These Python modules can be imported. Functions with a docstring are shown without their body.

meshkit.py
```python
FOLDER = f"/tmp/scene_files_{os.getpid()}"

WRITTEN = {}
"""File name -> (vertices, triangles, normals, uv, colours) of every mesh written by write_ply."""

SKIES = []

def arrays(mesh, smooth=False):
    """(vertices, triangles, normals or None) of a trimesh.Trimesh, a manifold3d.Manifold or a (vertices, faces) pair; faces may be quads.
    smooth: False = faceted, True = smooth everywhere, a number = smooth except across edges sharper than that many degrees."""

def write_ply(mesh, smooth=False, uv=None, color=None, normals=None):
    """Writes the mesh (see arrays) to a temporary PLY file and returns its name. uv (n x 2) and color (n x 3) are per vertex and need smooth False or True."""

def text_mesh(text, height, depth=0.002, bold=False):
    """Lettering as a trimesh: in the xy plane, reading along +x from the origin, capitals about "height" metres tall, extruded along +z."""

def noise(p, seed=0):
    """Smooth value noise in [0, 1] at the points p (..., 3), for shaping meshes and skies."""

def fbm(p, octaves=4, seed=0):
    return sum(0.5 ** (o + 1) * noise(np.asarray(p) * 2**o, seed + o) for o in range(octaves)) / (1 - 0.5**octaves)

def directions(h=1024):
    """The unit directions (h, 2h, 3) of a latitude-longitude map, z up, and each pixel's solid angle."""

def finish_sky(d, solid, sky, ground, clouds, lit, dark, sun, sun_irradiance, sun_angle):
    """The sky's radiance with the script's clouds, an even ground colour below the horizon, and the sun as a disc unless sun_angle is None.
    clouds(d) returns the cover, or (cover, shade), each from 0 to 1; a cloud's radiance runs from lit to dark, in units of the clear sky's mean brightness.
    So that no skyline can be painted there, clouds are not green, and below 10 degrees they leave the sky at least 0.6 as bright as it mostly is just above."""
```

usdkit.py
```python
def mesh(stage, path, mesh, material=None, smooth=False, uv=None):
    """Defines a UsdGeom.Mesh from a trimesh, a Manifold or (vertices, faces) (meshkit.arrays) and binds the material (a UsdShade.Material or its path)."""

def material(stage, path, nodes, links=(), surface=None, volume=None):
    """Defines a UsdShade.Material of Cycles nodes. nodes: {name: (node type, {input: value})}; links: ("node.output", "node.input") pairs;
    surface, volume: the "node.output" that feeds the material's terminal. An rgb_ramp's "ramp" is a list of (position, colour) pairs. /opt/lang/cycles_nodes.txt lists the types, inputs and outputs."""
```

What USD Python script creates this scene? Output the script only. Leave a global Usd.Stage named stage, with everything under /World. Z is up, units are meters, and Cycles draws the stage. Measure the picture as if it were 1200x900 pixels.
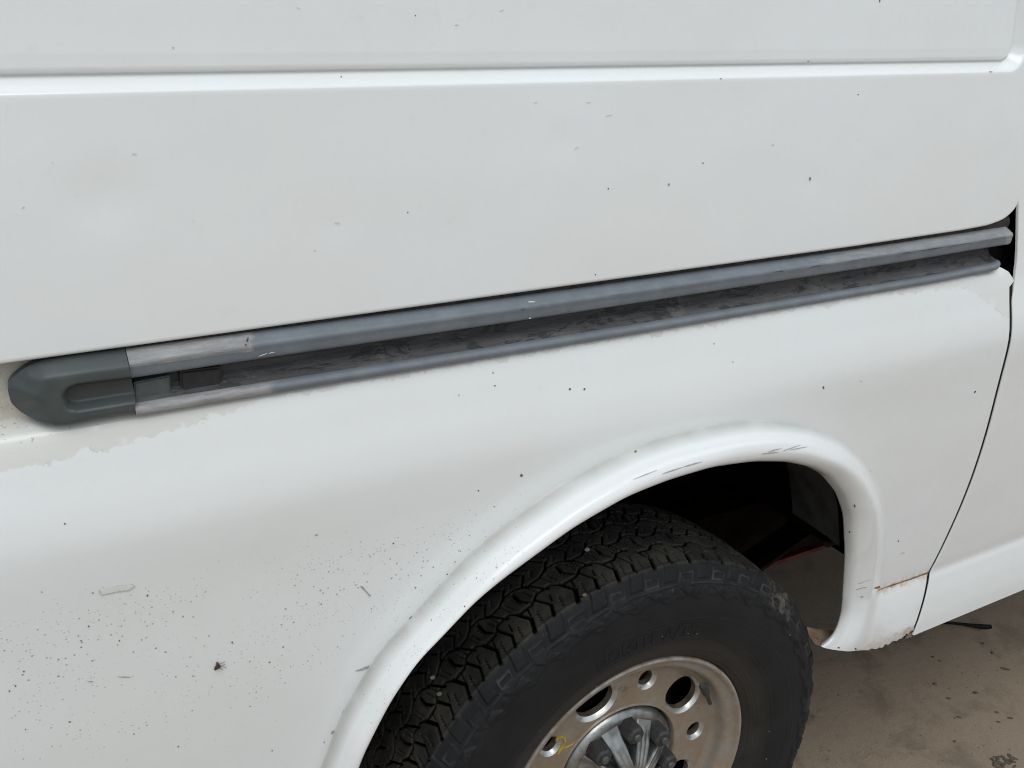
import math, random
import numpy as np, trimesh, usdkit, meshkit
from pxr import Usd, UsdGeom, UsdLux, UsdShade, Sdf, Gf
from scipy.interpolate import PchipInterpolator, CubicSpline
from scipy.spatial import Delaunay
import shapely
from shapely.geometry import Polygon, LineString, Point

stage = Usd.Stage.CreateInMemory()
UsdGeom.SetStageUpAxis(stage, UsdGeom.Tokens.z)
UsdGeom.SetStageMetersPerUnit(stage, 1.0)
UsdGeom.Xform.Define(stage, '/World')
UsdGeom.Scope.Define(stage, '/World/Looks')
T = Sdf.ValueTypeNames

# ------------------------------------------------------------------ camera
FPX = 1060.0                                    # focal length for a picture 1200 wide
YAW, PITCH, ROLL = math.radians(28.03972496), math.radians(21.64229786), math.radians(0.49600817)
CAM = np.array([-0.68849680, -0.87799749, 1.49890572])
cy, sy, cp, sp = math.cos(YAW), math.sin(YAW), math.cos(PITCH), math.sin(PITCH)
FW = np.array([sy * cp, cy * cp, -sp])
r_ = np.array([cy, -sy, 0.0]); u_ = np.cross(r_, FW)
RT = math.cos(ROLL) * r_ + math.sin(ROLL) * u_
UP = -math.sin(ROLL) * r_ + math.cos(ROLL) * u_
cam = UsdGeom.Camera.Define(stage, '/World/camera')
cam.AddTransformOp().Set(Gf.Matrix4d(*RT, 0, *UP, 0, *(-FW), 0, *CAM, 1))
cam.CreateHorizontalApertureAttr(36.0); cam.CreateVerticalApertureAttr(27.0)
cam.CreateFocalLengthAttr(36.0 * FPX / 1200)
cam.CreateClippingRangeAttr(Gf.Vec2f(0.02, 500))
EXPOSURE = 0.11
cam.CreateExposureAttr(EXPOSURE)

# ------------------------------------------------------------------ sky: overcast, and a weak soft sun behind the cloud
SUN_EL, SUN_AZ = math.radians(58), math.radians(205)          # azimuth from +y towards +x
SKY_STRENGTH, SUN_I = 0.12, 0.22
sd = np.array([math.cos(SUN_EL) * math.sin(SUN_AZ), math.cos(SUN_EL) * math.cos(SUN_AZ), math.sin(SUN_EL)])
skym = usdkit.material(stage, '/World/Looks/overcast_sky', {
    'sky': ('sky_texture', {'sky_type': 'single_scattering', 'sun_disc': False, 'sun_elevation': SUN_EL, 'sun_rotation': SUN_AZ}),
    'tc': ('texture_coordinate', {}), 'nz': ('noise_texture', {'scale': 2.2, 'detail': 5.0, 'roughness': 0.55}),
    'sep': ('separate_xyz', {}), 'up': ('map_range', {'range_type': 'linear', 'from_min': 0.0, 'from_max': 1.0, 'to_min': 0.45, 'to_max': 1.5, 'clamp': True}), 'mul': ('mix', {'mix_type': 'multiply', 'fac': 1.0}),
    'cl': ('rgb_ramp', {'ramp': [(0.0, (5.9, 6.66, 7.42)), (0.35, (6.3, 7.02, 7.72)), (0.65, (7.3, 8.0, 8.66)), (1.0, (8.0, 8.5, 9.0))]}),
    'mix': ('mix', {'fac': 0.93}), 'bg': ('background_shader', {'strength': SKY_STRENGTH}),
}, [('tc.generated', 'nz.vector'), ('nz.fac', 'cl.fac'), ('sky.color', 'mix.color1'), ('tc.generated', 'sep.vector'), ('sep.z', 'up.value'), ('up.result', 'mul.color2'), ('cl.color', 'mul.color1'), ('mul.color', 'mix.color2'), ('mix.color', 'bg.color')], surface='bg.background')
dome = UsdLux.DomeLight.Define(stage, '/World/sky')
UsdShade.MaterialBindingAPI.Apply(dome.GetPrim()).Bind(skym)
dome.GetPrim().SetCustomDataByKey('kind', 'structure')
sun = UsdLux.DistantLight.Define(stage, '/World/sun')
sun.CreateIntensityAttr(SUN_I); sun.CreateAngleAttr(35.0); sun.CreateNormalizeAttr(True) if hasattr(sun, 'CreateNormalizeAttr') else None
sun.CreateColorAttr(Gf.Vec3f(1.0, 0.97, 0.93))
zax = sd; xax = np.cross([0, 0, 1.0], zax); xax /= np.linalg.norm(xax); yax = np.cross(zax, xax)
sun.AddTransformOp().Set(Gf.Matrix4d(*xax, 0, *yax, 0, *zax, 0, 0, 0, 10, 1))

# ------------------------------------------------------------------ small helpers
def ray(p):
    p = np.atleast_2d(np.asarray(p, float))
    return (p[:, :1] - 600) * RT / FPX - (p[:, 1:] - 450) * UP / FPX + FW
def at(p, y):                                   # the point at depth y that is seen at p
    d = ray(p); return CAM + d * ((np.asarray(y) - CAM[1]) / d[:, 1])[:, None]
def at_ground(p, z=0.0):
    d = ray(p); return CAM + d * ((z - CAM[2]) / d[:, 2])[:, None]

taken = {}
def numbered(parent, name):
    k = taken.get((parent, name), 0); taken[(parent, name)] = k + 1
    return f'{parent}/{name}' + (f'_{k:03d}' if k else '')
def thing(name, label, cat, loc=(0, 0, 0), group=None):
    x = UsdGeom.Xform.Define(stage, numbered('/World', name)); x.AddTranslateOp().Set(Gf.Vec3d(*map(float, loc)))
    p = x.GetPrim(); p.SetCustomDataByKey('label', label); p.SetCustomDataByKey('category', cat)
    if group: p.SetCustomDataByKey('group', group)
    return str(p.GetPath())
def part(name, mesh, mat, parent='/World', smooth=30, label=None, kind=None, cat=None, group=None):
    m = usdkit.mesh(stage, numbered(parent, name), mesh, mat, smooth=smooth)
    for k, v in (('label', label), ('kind', kind), ('category', cat), ('group', group)):
        if v: m.GetPrim().SetCustomDataByKey(k, v)
    return str(m.GetPath())
def join(ms):
    return trimesh.util.concatenate([trimesh.Trimesh(*m, process=False) if isinstance(m, tuple) else m for m in ms])
def grid_faces(nu, nv, wrap_u=False, wrap_v=False):
    i, j = np.meshgrid(np.arange(nu if wrap_u else nu - 1), np.arange(nv if wrap_v else nv - 1), indexing='ij')
    a = i * nv + j; b = ((i + 1) % nu) * nv + j; c = ((i + 1) % nu) * nv + (j + 1) % nv; d = i * nv + (j + 1) % nv
    return np.concatenate([np.stack([a, b, c], -1).reshape(-1, 3), np.stack([a, c, d], -1).reshape(-1, 3)])
def grid_mesh(P, flip=False, **k):
    nu, nv = P.shape[:2]; f = grid_faces(nu, nv, **k)
    return trimesh.Trimesh(P.reshape(-1, 3), f[:, ::-1] if flip else f, process=False)
def box(x0, x1, y0, y1, z0, z1):
    return trimesh.creation.box(bounds=[[x0, y0, z0], [x1, y1, z1]])
def sstep(a, b, x):
    t = np.clip((x - a) / (b - a), 0, 1); return t * t * (3 - 2 * t)
def resample(p, step):
    p = np.asarray(p, float); s = np.r_[0, np.cumsum(np.linalg.norm(np.diff(p, axis=0), axis=1))]
    n = max(2, int(s[-1] / step)); t = np.linspace(0, s[-1], n)
    return np.stack([np.interp(t, s, p[:, k]) for k in range(p.shape[1])], -1)
def spline(p, n):
    p = np.asarray(p, float); s = np.r_[0, np.cumsum(np.linalg.norm(np.diff(p, axis=0), axis=1))]
    return CubicSpline(s, p)(np.linspace(0, s[-1], n))
def smooth_line(p, n, rounds=2):
    q = resample(p, 1e-9 + np.linalg.norm(np.diff(p, axis=0), axis=1).sum() / n)
    for _ in range(rounds): q[1:-1] = 0.25 * q[:-2] + 0.5 * q[1:-1] + 0.25 * q[2:]
    return q
def tube(path, rad, n=8):
    path = np.asarray(path, float); rad = np.broadcast_to(rad, len(path))
    t = np.gradient(path, axis=0); t /= np.linalg.norm(t, axis=1)[:, None]
    ref = np.array([0.13, 0.31, 0.94]); a = np.cross(t, ref); a /= np.linalg.norm(a, axis=1)[:, None]; b = np.cross(t, a)
    th = np.linspace(0, 2 * np.pi, n, endpoint=False)
    P = path[:, None] + rad[:, None, None] * (np.cos(th)[None, :, None] * a[:, None] + np.sin(th)[None, :, None] * b[:, None])
    m = grid_mesh(P, wrap_v=True)
    k = len(path) * n
    v = np.vstack([m.vertices, path[:1], path[-1:]])
    caps = [(k, (i + 1) % n, i) for i in range(n)] + [(k + 1, k - n + i, k - n + (i + 1) % n) for i in range(n)]
    m = trimesh.Trimesh(v, np.vstack([m.faces, caps]), process=False); trimesh.repair.fix_normals(m); return m

class Mat:                                       # builds a node graph; values that start with @ are links
    def __init__(s): s.n, s.l = {}, []
    def add(s, kind, **inp):
        name = f'n{len(s.n)}'; vals = {}
        for k, v in inp.items():
            if isinstance(v, str) and v.startswith('@'): s.l.append((v[1:], f'{name}.{k}'))
            else: vals[k] = v
        s.n[name] = (kind, vals); return '@' + name + '.'
    def math(s, op, a, b=0.0, c=0.0, clamp=False):
        return s.add('math', math_type=op, value1=a, value2=b, value3=c, use_clamp=clamp) + 'value'
    def step(s, v, a, b, lo=0.0, hi=1.0):
        if a > b: a, b, lo, hi = b, a, hi, lo
        return s.add('map_range', range_type='smoothstep', value=v, from_min=a, from_max=b, to_min=lo, to_max=hi, clamp=True) + 'result'
    def mul(s, *x):
        r = x[0]
        for y in x[1:]: r = s.math('multiply', r, y)
        return r
    def mix(s, fac, a, b): return s.add('mix', mix_type='mix', fac=fac, color1=a, color2=b) + 'color'
    def noise(s, vec, scale, detail=3.0, rough=0.55, dist=0.0):
        return s.add('noise_texture', vector=vec, scale=scale, detail=detail, roughness=rough, distortion=dist) + 'fac'
    def pos(s):
        p = s.add('geometry') + 'position'; q = s.add('separate_xyz', vector=p)
        return p, q + 'x', q + 'y', q + 'z'
    def make(s, name, surface):
        return usdkit.material(stage, '/World/Looks/' + name, s.n, s.l, surface=surface[1:])
def simple(name, color, rough=0.5, metal=0.0, var=0.25, scale=40.0, spec=0.5, bump=0.0, bscale=200.0, tint=None):
    m = Mat(); p, x, y, z = m.pos()
    n = m.noise(p, scale, 4.0)
    c2 = tint or tuple(v * (1 - var) for v in color)
    col = m.mix(m.step(n, 0.35, 0.7), color, c2)
    kw = dict(base_color=col, roughness=rough, metallic=metal, specular_ior_level=spec)
    if bump:
        kw['normal'] = m.add('bump', height=m.noise(p, bscale, 4.0), strength=1.0, distance=bump) + 'normal'
    return m.make(name, m.add('principled_bsdf', **kw) + 'BSDF')

# ------------------------------------------------------------------ the body's side, y as a function of height
prof_low = PchipInterpolator([0.40, 0.485, 0.507, 0.545, 0.588, 0.602, 0.623, 0.70, 0.80, 0.885, 0.945, 0.985, 1.008, 1.024, 1.038, 1.051, 1.066, 1.105, 1.143, 1.155, 1.162, 1.30],
                             [-0.024, -0.0305, -0.031, -0.0285, -0.0215, -0.0180, -0.0205, -0.0280, -0.0362, -0.0414, -0.0445, -0.0471, -0.0488, -0.0497, -0.0501, -0.0494, -0.0472, -0.0382, -0.0280, -0.022, 0.000, 0.004])
prof_up = PchipInterpolator([1.18, 1.23, 1.34, 1.443, 1.60, 1.80, 2.1], [-0.022, -0.0205, -0.014, -0.006, 0.006, 0.025, 0.07])
def on_low(px, off=0.0):                         # the point of the lower panel seen at px
    y = np.full(len(np.atleast_2d(px)), -0.03)
    for _ in range(8):
        q = at(px, y); y = prof_low(q[:, 2]) - off
    return at(px, y)
def on_up(px):
    y = np.full(len(np.atleast_2d(px)), -0.01)
    for _ in range(8):
        q = at(px, y); y = prof_up(q[:, 2]) + recess(q[:, 0], q[:, 2])
    return at(px, y)

Z_LEDGE = 1.4435
def recess(x, z):                                # pressed-in window panel above the ledge, round corner at its right
    x, z = np.asarray(x, float), np.asarray(z, float)
    r = 0.035; x1 = 0.608
    dx, dz = x - (x1 - r), (Z_LEDGE + r) - z
    d = np.where((dx > 0) & (dz > 0), r - np.hypot(dx, dz), np.minimum(x1 - x, z - Z_LEDGE))
    return np.interp(d, [-0.004, -0.001, 0.0, 0.0018, 0.0120, 0.0130, 0.0138, 0.0172, 0.0190, 0.03], [0, 0.0002, 0.0007, 0.0025, 0.0180, 0.0190, 0.0188, 0.0136, 0.0128, 0.0122])

# ------------------------------------------------------------------ materials
def white_paint(name, lower, lip=False):
    m = Mat(); p, x, y, z = m.pos()
    big = m.noise(p, 3.0, 3.0); fine = m.noise(p, 60.0, 5.0, 0.65)
    col = m.mix(m.step(big, 0.3, 0.7), (0.764, 0.771, 0.760), (0.750, 0.752, 0.728))
    col = m.mix(m.math('multiply', m.step(fine, 0.55, 0.8), 0.25), col, (0.62, 0.62, 0.585))
    rough = m.step(fine, 0.2, 0.8, 0.27, 0.36)
    # fine dark specks: scattered all over, dense where stones and tar hit the lower rear of the panel
    def specks(scale, rad, keep, seed):
        v = m.add('vector_math', math_type='add', vector1=p, vector2=(seed, seed * 0.37, seed * 0.71)) + 'vector'
        vo = m.add('voronoi_texture', vector=v, scale=scale, randomness=1.0)
        rnd = m.add('separate_color', color=vo + 'color')
        r = m.math('multiply_add', rnd + 'g', rad * scale * 0.8, rad * scale * 0.45)
        dot = m.math('less_than', vo + 'distance', r)
        return m.mul(dot, m.math('less_than', rnd + 'r', keep)), rnd + 'b'
    sp, sb = specks(34.0, 0.0008, 0.03 if lower else 0.010, 3.1)
    col = m.mix(m.mul(sp, m.step(sb, 0.0, 1.0, 0.3, 0.9)), col, (0.16, 0.15, 0.14))
    if lower:
        clump = m.noise(p, 9.0, 3.0)
        wob = m.noise(p, 14.0, 2.0)
        # upper limit of the speckled zone falls from the rear towards the wheel
        top = m.math('multiply_add', x, -0.02, 0.955)
        e = m.math('subtract', m.math('multiply_add', wob, 0.06, top), z)
        zone = m.mul(m.step(e, 0.0, 0.02), m.step(e, 0.26, 0.08, 0, 1), m.step(x, -0.12, -0.40, 0, 1))
        dens = m.mul(zone, m.step(clump, 0.34, 0.58, 0.16, 1.0))
        s1, b1 = specks(150.0, 0.00095, dens, 9.7)
        s2, b2 = specks(65.0, 0.0011, m.mul(dens, 0.6), 5.3)
        col = m.mix(m.mul(s1, m.step(b1, 0, 1, 0.25, 0.75)), col, (0.13, 0.13, 0.125))
        s3, b3 = specks(260.0, 0.0007, m.mul(dens, 0.9), 1.7)
        col = m.mix(m.mul(s3, m.step(b3, 0, 1, 0.2, 0.6)), col, (0.20, 0.20, 0.195))
        col = m.mix(m.mul(s2, m.step(b2, 0, 1, 0.4, 0.95)), col, (0.08, 0.08, 0.075))
        # old beige undercoat that shows below the track where the top coat has peeled
        zb = m.add('rgb_ramp', fac=m.math('multiply_add', x, 0.5, 0.5), ramp=[(((xx) + 1) / 2, ((zz - 1.0) / 0.3,) * 3) for xx, zz in PEEL]) + 'color'
        zbv = m.math('multiply_add', m.add('separate_color', color=zb) + 'r', 0.3, 1.0)
        rag = m.math('multiply_add', m.noise(p, 45.0, 6.0, 0.7), 0.034, -0.017)
        dpeel = m.math('subtract', m.math('add', z, rag), zbv)
        peel = m.mul(m.step(dpeel, -0.0012, 0.0016), m.step(m.noise(p, 26.0, 4.0), 0.30, 0.38, 0.35, 1.0))
        col = m.mix(m.mul(peel, m.step(x, 0.35, 0.55, 0.8, 0.45)), col, (0.645, 0.632, 0.575))
        edge = m.mul(m.step(dpeel, -0.0012, 0.0), m.step(dpeel, 0.0014, 0.0, 0, 1))
        col = m.mix(m.mul(edge, m.step(m.noise(p, 60.0, 3.0), 0.5, 0.62), 0.4), col, (0.40, 0.375, 0.31))
        rough = m.math('maximum', rough, m.mul(peel, 0.5))
        # brown dirt that collects in the recess around the rear end of the track
        dirt = m.mul(m.step(x, -0.60, -0.70, 0, 1), m.step(z, 1.150, 1.175), m.step(m.noise(p, 38.0, 5.0, 0.7), 0.30, 0.66, 0.15, 0.9))
        col = m.mix(m.mul(dirt, 0.8), col, (0.40, 0.345, 0.245))
        grit = m.mul(m.step(x, -0.62, -0.71, 0, 1), m.step(z, 1.135, 1.16), m.step(m.noise(p, 330.0, 2.0), 0.66, 0.70))
        col = m.mix(m.mul(grit, 0.75), col, (0.16, 0.13, 0.09))
        # rust along the sill seam and the eaten bottom edge
        zs = m.math('absolute', m.math('subtract', z, m.math('multiply_add', m.noise(p, 40.0, 3.0), 0.004, m.math('multiply_add', x, -0.030, 0.6190))))
        inx = m.mul(m.step(x, 0.470, 0.490), m.step(x, 0.642, 0.636, 0, 1))
        rn = m.noise(p, 70.0, 5.0, 0.7)
        seam = m.mul(m.step(zs, 0.0032, 0.0008, 0, 1), inx, m.step(rn, 0.33, 0.52, 0.35, 1))
        halo = m.mul(m.step(zs, 0.018, 0.002, 0, 1), inx, m.step(rn, 0.42, 0.66), 0.75)
        col = m.mix(halo, col, (0.52, 0.33, 0.13))
        col = m.mix(seam, col, m.mix(m.step(m.noise(p, 55.0, 3.0), 0.42, 0.62), (0.12, 0.075, 0.045), (0.30, 0.125, 0.035)))
        low = m.mul(m.step(m.math('multiply_add', rn, 0.050, m.math('subtract', z, 0.025)), 0.516, 0.497, 0, 1), m.step(x, 0.30, 0.34))
        col = m.mix(m.mul(low, m.step(x, 0.50, 0.60, 0.35, 0.85)), col, m.mix(m.step(m.noise(p, 110.0, 4.0), 0.4, 0.6), (0.40, 0.33, 0.25), (0.20, 0.115, 0.06)))
        film = m.mul(m.step(z, 0.59, 0.48, 0, 1), m.step(x, 0.30, 0.34), m.step(m.noise(p, 12.0, 5.0, 0.6), 0.35, 0.7), 0.6)
        col = m.mix(film, col, (0.47, 0.42, 0.35))
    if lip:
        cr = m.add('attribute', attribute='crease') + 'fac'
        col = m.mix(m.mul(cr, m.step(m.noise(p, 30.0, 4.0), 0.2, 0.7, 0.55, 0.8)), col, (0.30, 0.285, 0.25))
    b1 = m.noise(p, 4.5, 2.0); b2 = m.noise(p, 420.0, 2.0)
    bn = m.add('bump', height=b2, strength=1.0, distance=0.00003) + 'normal'
    bn = m.add('bump', height=b1, strength=1.0, distance=0.0035, normal=bn) + 'normal'
    s = m.add('principled_bsdf', base_color=col, roughness=rough, specular_ior_level=0.45, coat_weight=0.7, coat_roughness=0.11, normal=bn) + 'BSDF'
    return m.make(name, s)
PEEL = [(-1.0, 1.100), (-0.80, 1.101)]
for px_, py_ in [(0, 551), (67, 540), (99, 524), (128, 530), (160, 516), (187, 508), (240, 489), (317, 468), (430, 447), (560, 424), (700, 402), (860, 376), (943, 362), (1024, 347), (1090, 341), (1130, 338), (1160, 356), (1178, 372)]:
    q = on_low([(px_, py_)])[0]; PEEL.append((float(q[0]), float(q[2])))
PEEL += [(0.67, 1.08), (1.0, 1.08)]
PEEL = [(a, min(max(b, 1.01), 1.29)) for a, b in PEEL]
PAINT_UP = white_paint('white_paint_upper', False)
PAINT_LOW = white_paint('white_paint_lower', True)
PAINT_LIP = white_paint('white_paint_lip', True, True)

def rail_paint():
    m = Mat(); p, x, y, z = m.pos()
    n = m.noise(p, 30.0, 5.0, 0.65); f = m.noise(p, 160.0, 4.0, 0.7)
    st = m.add('mapping', vector=p, scale=(7.0, 60.0, 90.0)) + 'vector'
    streak = m.noise(st, 1.0, 5.0, 0.7)
    col = m.mix(m.step(n, 0.3, 0.7), (0.160, 0.177, 0.195), (0.128, 0.142, 0.157))
    # bare, greyed patches where the blue grey skin has worn off: the rear end, and the upper edge towards the front
    rear = m.mul(m.step(m.math('multiply_add', n, 0.05, x), -0.492, -0.500, 0, 1), m.step(m.math('multiply_add', streak, 0.016, z), 1.2105, 1.2115))
    rear2 = m.mul(m.step(m.math('multiply_add', n, 0.08, x), -0.46, -0.475, 0, 1), m.step(z, 1.175, 1.172, 0, 1), m.step(streak, 0.30, 0.34))
    front = m.mul(0.6, m.step(m.math('multiply_add', streak, 0.5, x), 0.50, 0.54), m.step(m.math('multiply_add', streak, 0.020, z), 1.2165, 1.2175))
    tip = m.mul(m.step(m.math('multiply_add', n, 0.06, x), 0.640, 0.645), m.step(z, 1.18, 1.185))
    bare = m.math('maximum', m.math('maximum', rear, rear2), m.math('maximum', front, tip))
    st2 = m.noise(m.add('mapping', vector=p, scale=(26.0, 90.0, 190.0)) + 'vector', 1.0, 6.0, 0.75)
    col = m.mix(m.mul(bare, 0.9), col, m.mix(m.step(st2, 0.3, 0.68), (0.345, 0.335, 0.325), (0.195, 0.19, 0.19)))
    # dark torn line along the ridge
    line = m.mul(m.step(m.math('absolute', m.math('subtract', m.math('multiply_add', streak, 0.006, z), 1.2075)), 0.0009, 0.0004, 0, 1), m.step(m.noise(p, 22.0, 3.0), 0.50, 0.60), m.step(x, -0.2, 0.0))
    col = m.mix(m.mul(line, 0.85), col, (0.035, 0.035, 0.04))
    scr = m.mul(m.step(streak, 0.685, 0.70), m.step(n, 0.45, 0.6))
    col = m.mix(m.mul(scr, 0.5), col, (0.42, 0.43, 0.44))
    chip = m.mul(m.step(f, 0.70, 0.72), m.step(n, 0.5, 0.62))
    col = m.mix(m.mul(chip, 0.8), col, (0.03, 0.03, 0.03))
    bn = m.add('bump', height=m.math('add', m.math('multiply', bare, -0.6), f), strength=1.0, distance=0.0003) + 'normal'
    return m.make('rail_blue_grey', m.add('principled_bsdf', base_color=col, roughness=m.step(n, 0.2, 0.8, 0.38, 0.55), normal=bn) + 'BSDF')
RAIL = rail_paint()
def channel_mat():
    m = Mat(); p, x, y, z = m.pos()
    st = m.add('mapping', vector=p, scale=(5.0, 40.0, 60.0)) + 'vector'
    a = m.noise(st, 1.0, 6.0, 0.7); b = m.noise(p, 25.0, 5.0, 0.7)
    col = m.mix(m.step(a, 0.3, 0.7), (0.092, 0.089, 0.084), (0.038, 0.038, 0.038))
    col = m.mix(m.mul(m.step(b, 0.5, 0.7), 0.6), col, (0.150, 0.140, 0.128))
    col = m.mix(m.mul(m.step(m.noise(m.add('mapping', vector=p, scale=(22.0, 60.0, 60.0)) + 'vector', 1.0, 6.0, 0.7, 0.6), 0.54, 0.57), 0.85), col, (0.022, 0.022, 0.023))
    col = m.mix(m.mul(m.step(a, 0.70, 0.715), 0.5), col, (0.30, 0.29, 0.28))
    bn = m.add('bump', height=m.math('add', a, b), strength=1.0, distance=0.0022) + 'normal'
    return m.make('channel_grime', m.add('principled_bsdf', base_color=col, roughness=0.62, normal=bn) + 'BSDF')
CHANNEL = channel_mat()
CAPM = simple('cap_plastic', (0.046, 0.055, 0.055), rough=0.46, var=0.0, scale=30, bump=0.00016, bscale=1100, tint=(0.060, 0.067, 0.065))
INSERT = simple('insert_plastic', (0.085, 0.096, 0.098), rough=0.5, var=0.3, scale=90)
RUBBER = simple('stopper_rubber', (0.022, 0.022, 0.024), rough=0.5, var=0.4, scale=120, bump=0.0003, bscale=250)
BLACKGAP = simple('seal_black', (0.010, 0.009, 0.008), spec=0.15, rough=0.7, var=0.4)
SEALD = simple('dirty_seal', (0.045, 0.037, 0.026), rough=0.8, var=0.6, scale=70, tint=(0.012, 0.011, 0.010))
UNDER = simple('underbody_black', (0.016, 0.0105, 0.0080), spec=0.06, rough=0.9, var=0.5, scale=15, bump=0.002, bscale=60)
RUSTRED = simple('red_oxide', (0.17, 0.036, 0.022), rough=0.75, var=0.6, scale=30)
LINER = simple('liner_grey', (0.050, 0.048, 0.045), spec=0.15, rough=0.8, var=0.55, scale=22, bump=0.0015, bscale=90)
RUSTD = simple('rust_dark', (0.030, 0.018, 0.013), spec=0.1, rough=0.9, var=0.6, scale=35, bump=0.001, bscale=120)
RUSTB = simple('rust_brown', (0.17, 0.092, 0.045), rough=0.85, var=0.6, scale=60, tint=(0.25, 0.195, 0.14), bump=0.0015, bscale=200)
CHIPD = simple('chip_dark', (0.115, 0.115, 0.112), rough=0.7, var=0.4, scale=400)
CHIPG = simple('chip_grey', (0.43, 0.435, 0.43), rough=0.7, var=0.4, scale=300)
SCR = simple('scratch_faint', (0.60, 0.605, 0.595), rough=0.5, var=0.15, scale=200)
CHIPR = simple('chip_rust', (0.10, 0.07, 0.05), rough=0.8, var=0.5, scale=400, tint=(0.20, 0.10, 0.04))
CHIPW = simple('chip_white', (0.80, 0.80, 0.76), rough=0.6, var=0.1)
PRIMER = simple('primer_patch', (0.70, 0.705, 0.655), rough=0.45, var=0.05, scale=60)
PRIMERE = simple('primer_edge', (0.58, 0.58, 0.54), rough=0.5, var=0.1, scale=60)

# ------------------------------------------------------------------ the ground
def ground_mat():
    m = Mat(); p, x, y, z = m.pos()
    a = m.noise(p, 0.9, 6.0, 0.6); b = m.noise(p, 6.0, 6.0, 0.65, 0.4); c = m.noise(p, 45.0, 4.0, 0.6); d = m.noise(p, 260.0, 3.0)
    col = m.mix(m.step(a, 0.35, 0.65), (0.285, 0.220, 0.157), (0.235, 0.180, 0.128))
    col = m.mix(m.mul(m.step(b, 0.50, 0.66), 0.6), col, (0.138, 0.105, 0.077))
    col = m.mix(m.mul(m.step(c, 0.62, 0.74), m.step(b, 0.42, 0.6), 0.75), col, (0.095, 0.074, 0.058))
    col = m.mix(m.mul(m.step(d, 0.45, 0.75), 0.4), col, (0.15, 0.118, 0.09))
    h = m.math('add', m.math('multiply', c, 0.6), m.math('multiply', d, 0.25))
    bn = m.add('bump', height=h, strength=1.0, distance=0.003) + 'normal'
    return m.make('dusty_concrete', m.add('principled_bsdf', base_color=col, roughness=0.85, specular_ior_level=0.25, normal=bn) + 'BSDF')
GROUND = ground_mat()
gx = np.unique(np.r_[np.linspace(-150, 150, 61), np.linspace(-1, 3, 161)]); gy = np.unique(np.r_[np.linspace(-150, 150, 61), np.linspace(-1.5, 3, 181)])
GX, GY = np.meshgrid(gx, gy, indexing='ij')
def ground_z(x, y):
    x, y = np.asarray(x, float), np.asarray(y, float)
    near = np.exp(-((x / 6) ** 2 + (y / 6) ** 2))
    return (meshkit.fbm(np.stack([x * 5, y * 5, 0 * x], -1), 3, 4) - 0.5) * 0.012 * near
part('ground', grid_mesh(np.stack([GX, GY, ground_z(GX, GY)], -1)), GROUND, smooth=True, kind='structure')

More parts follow.
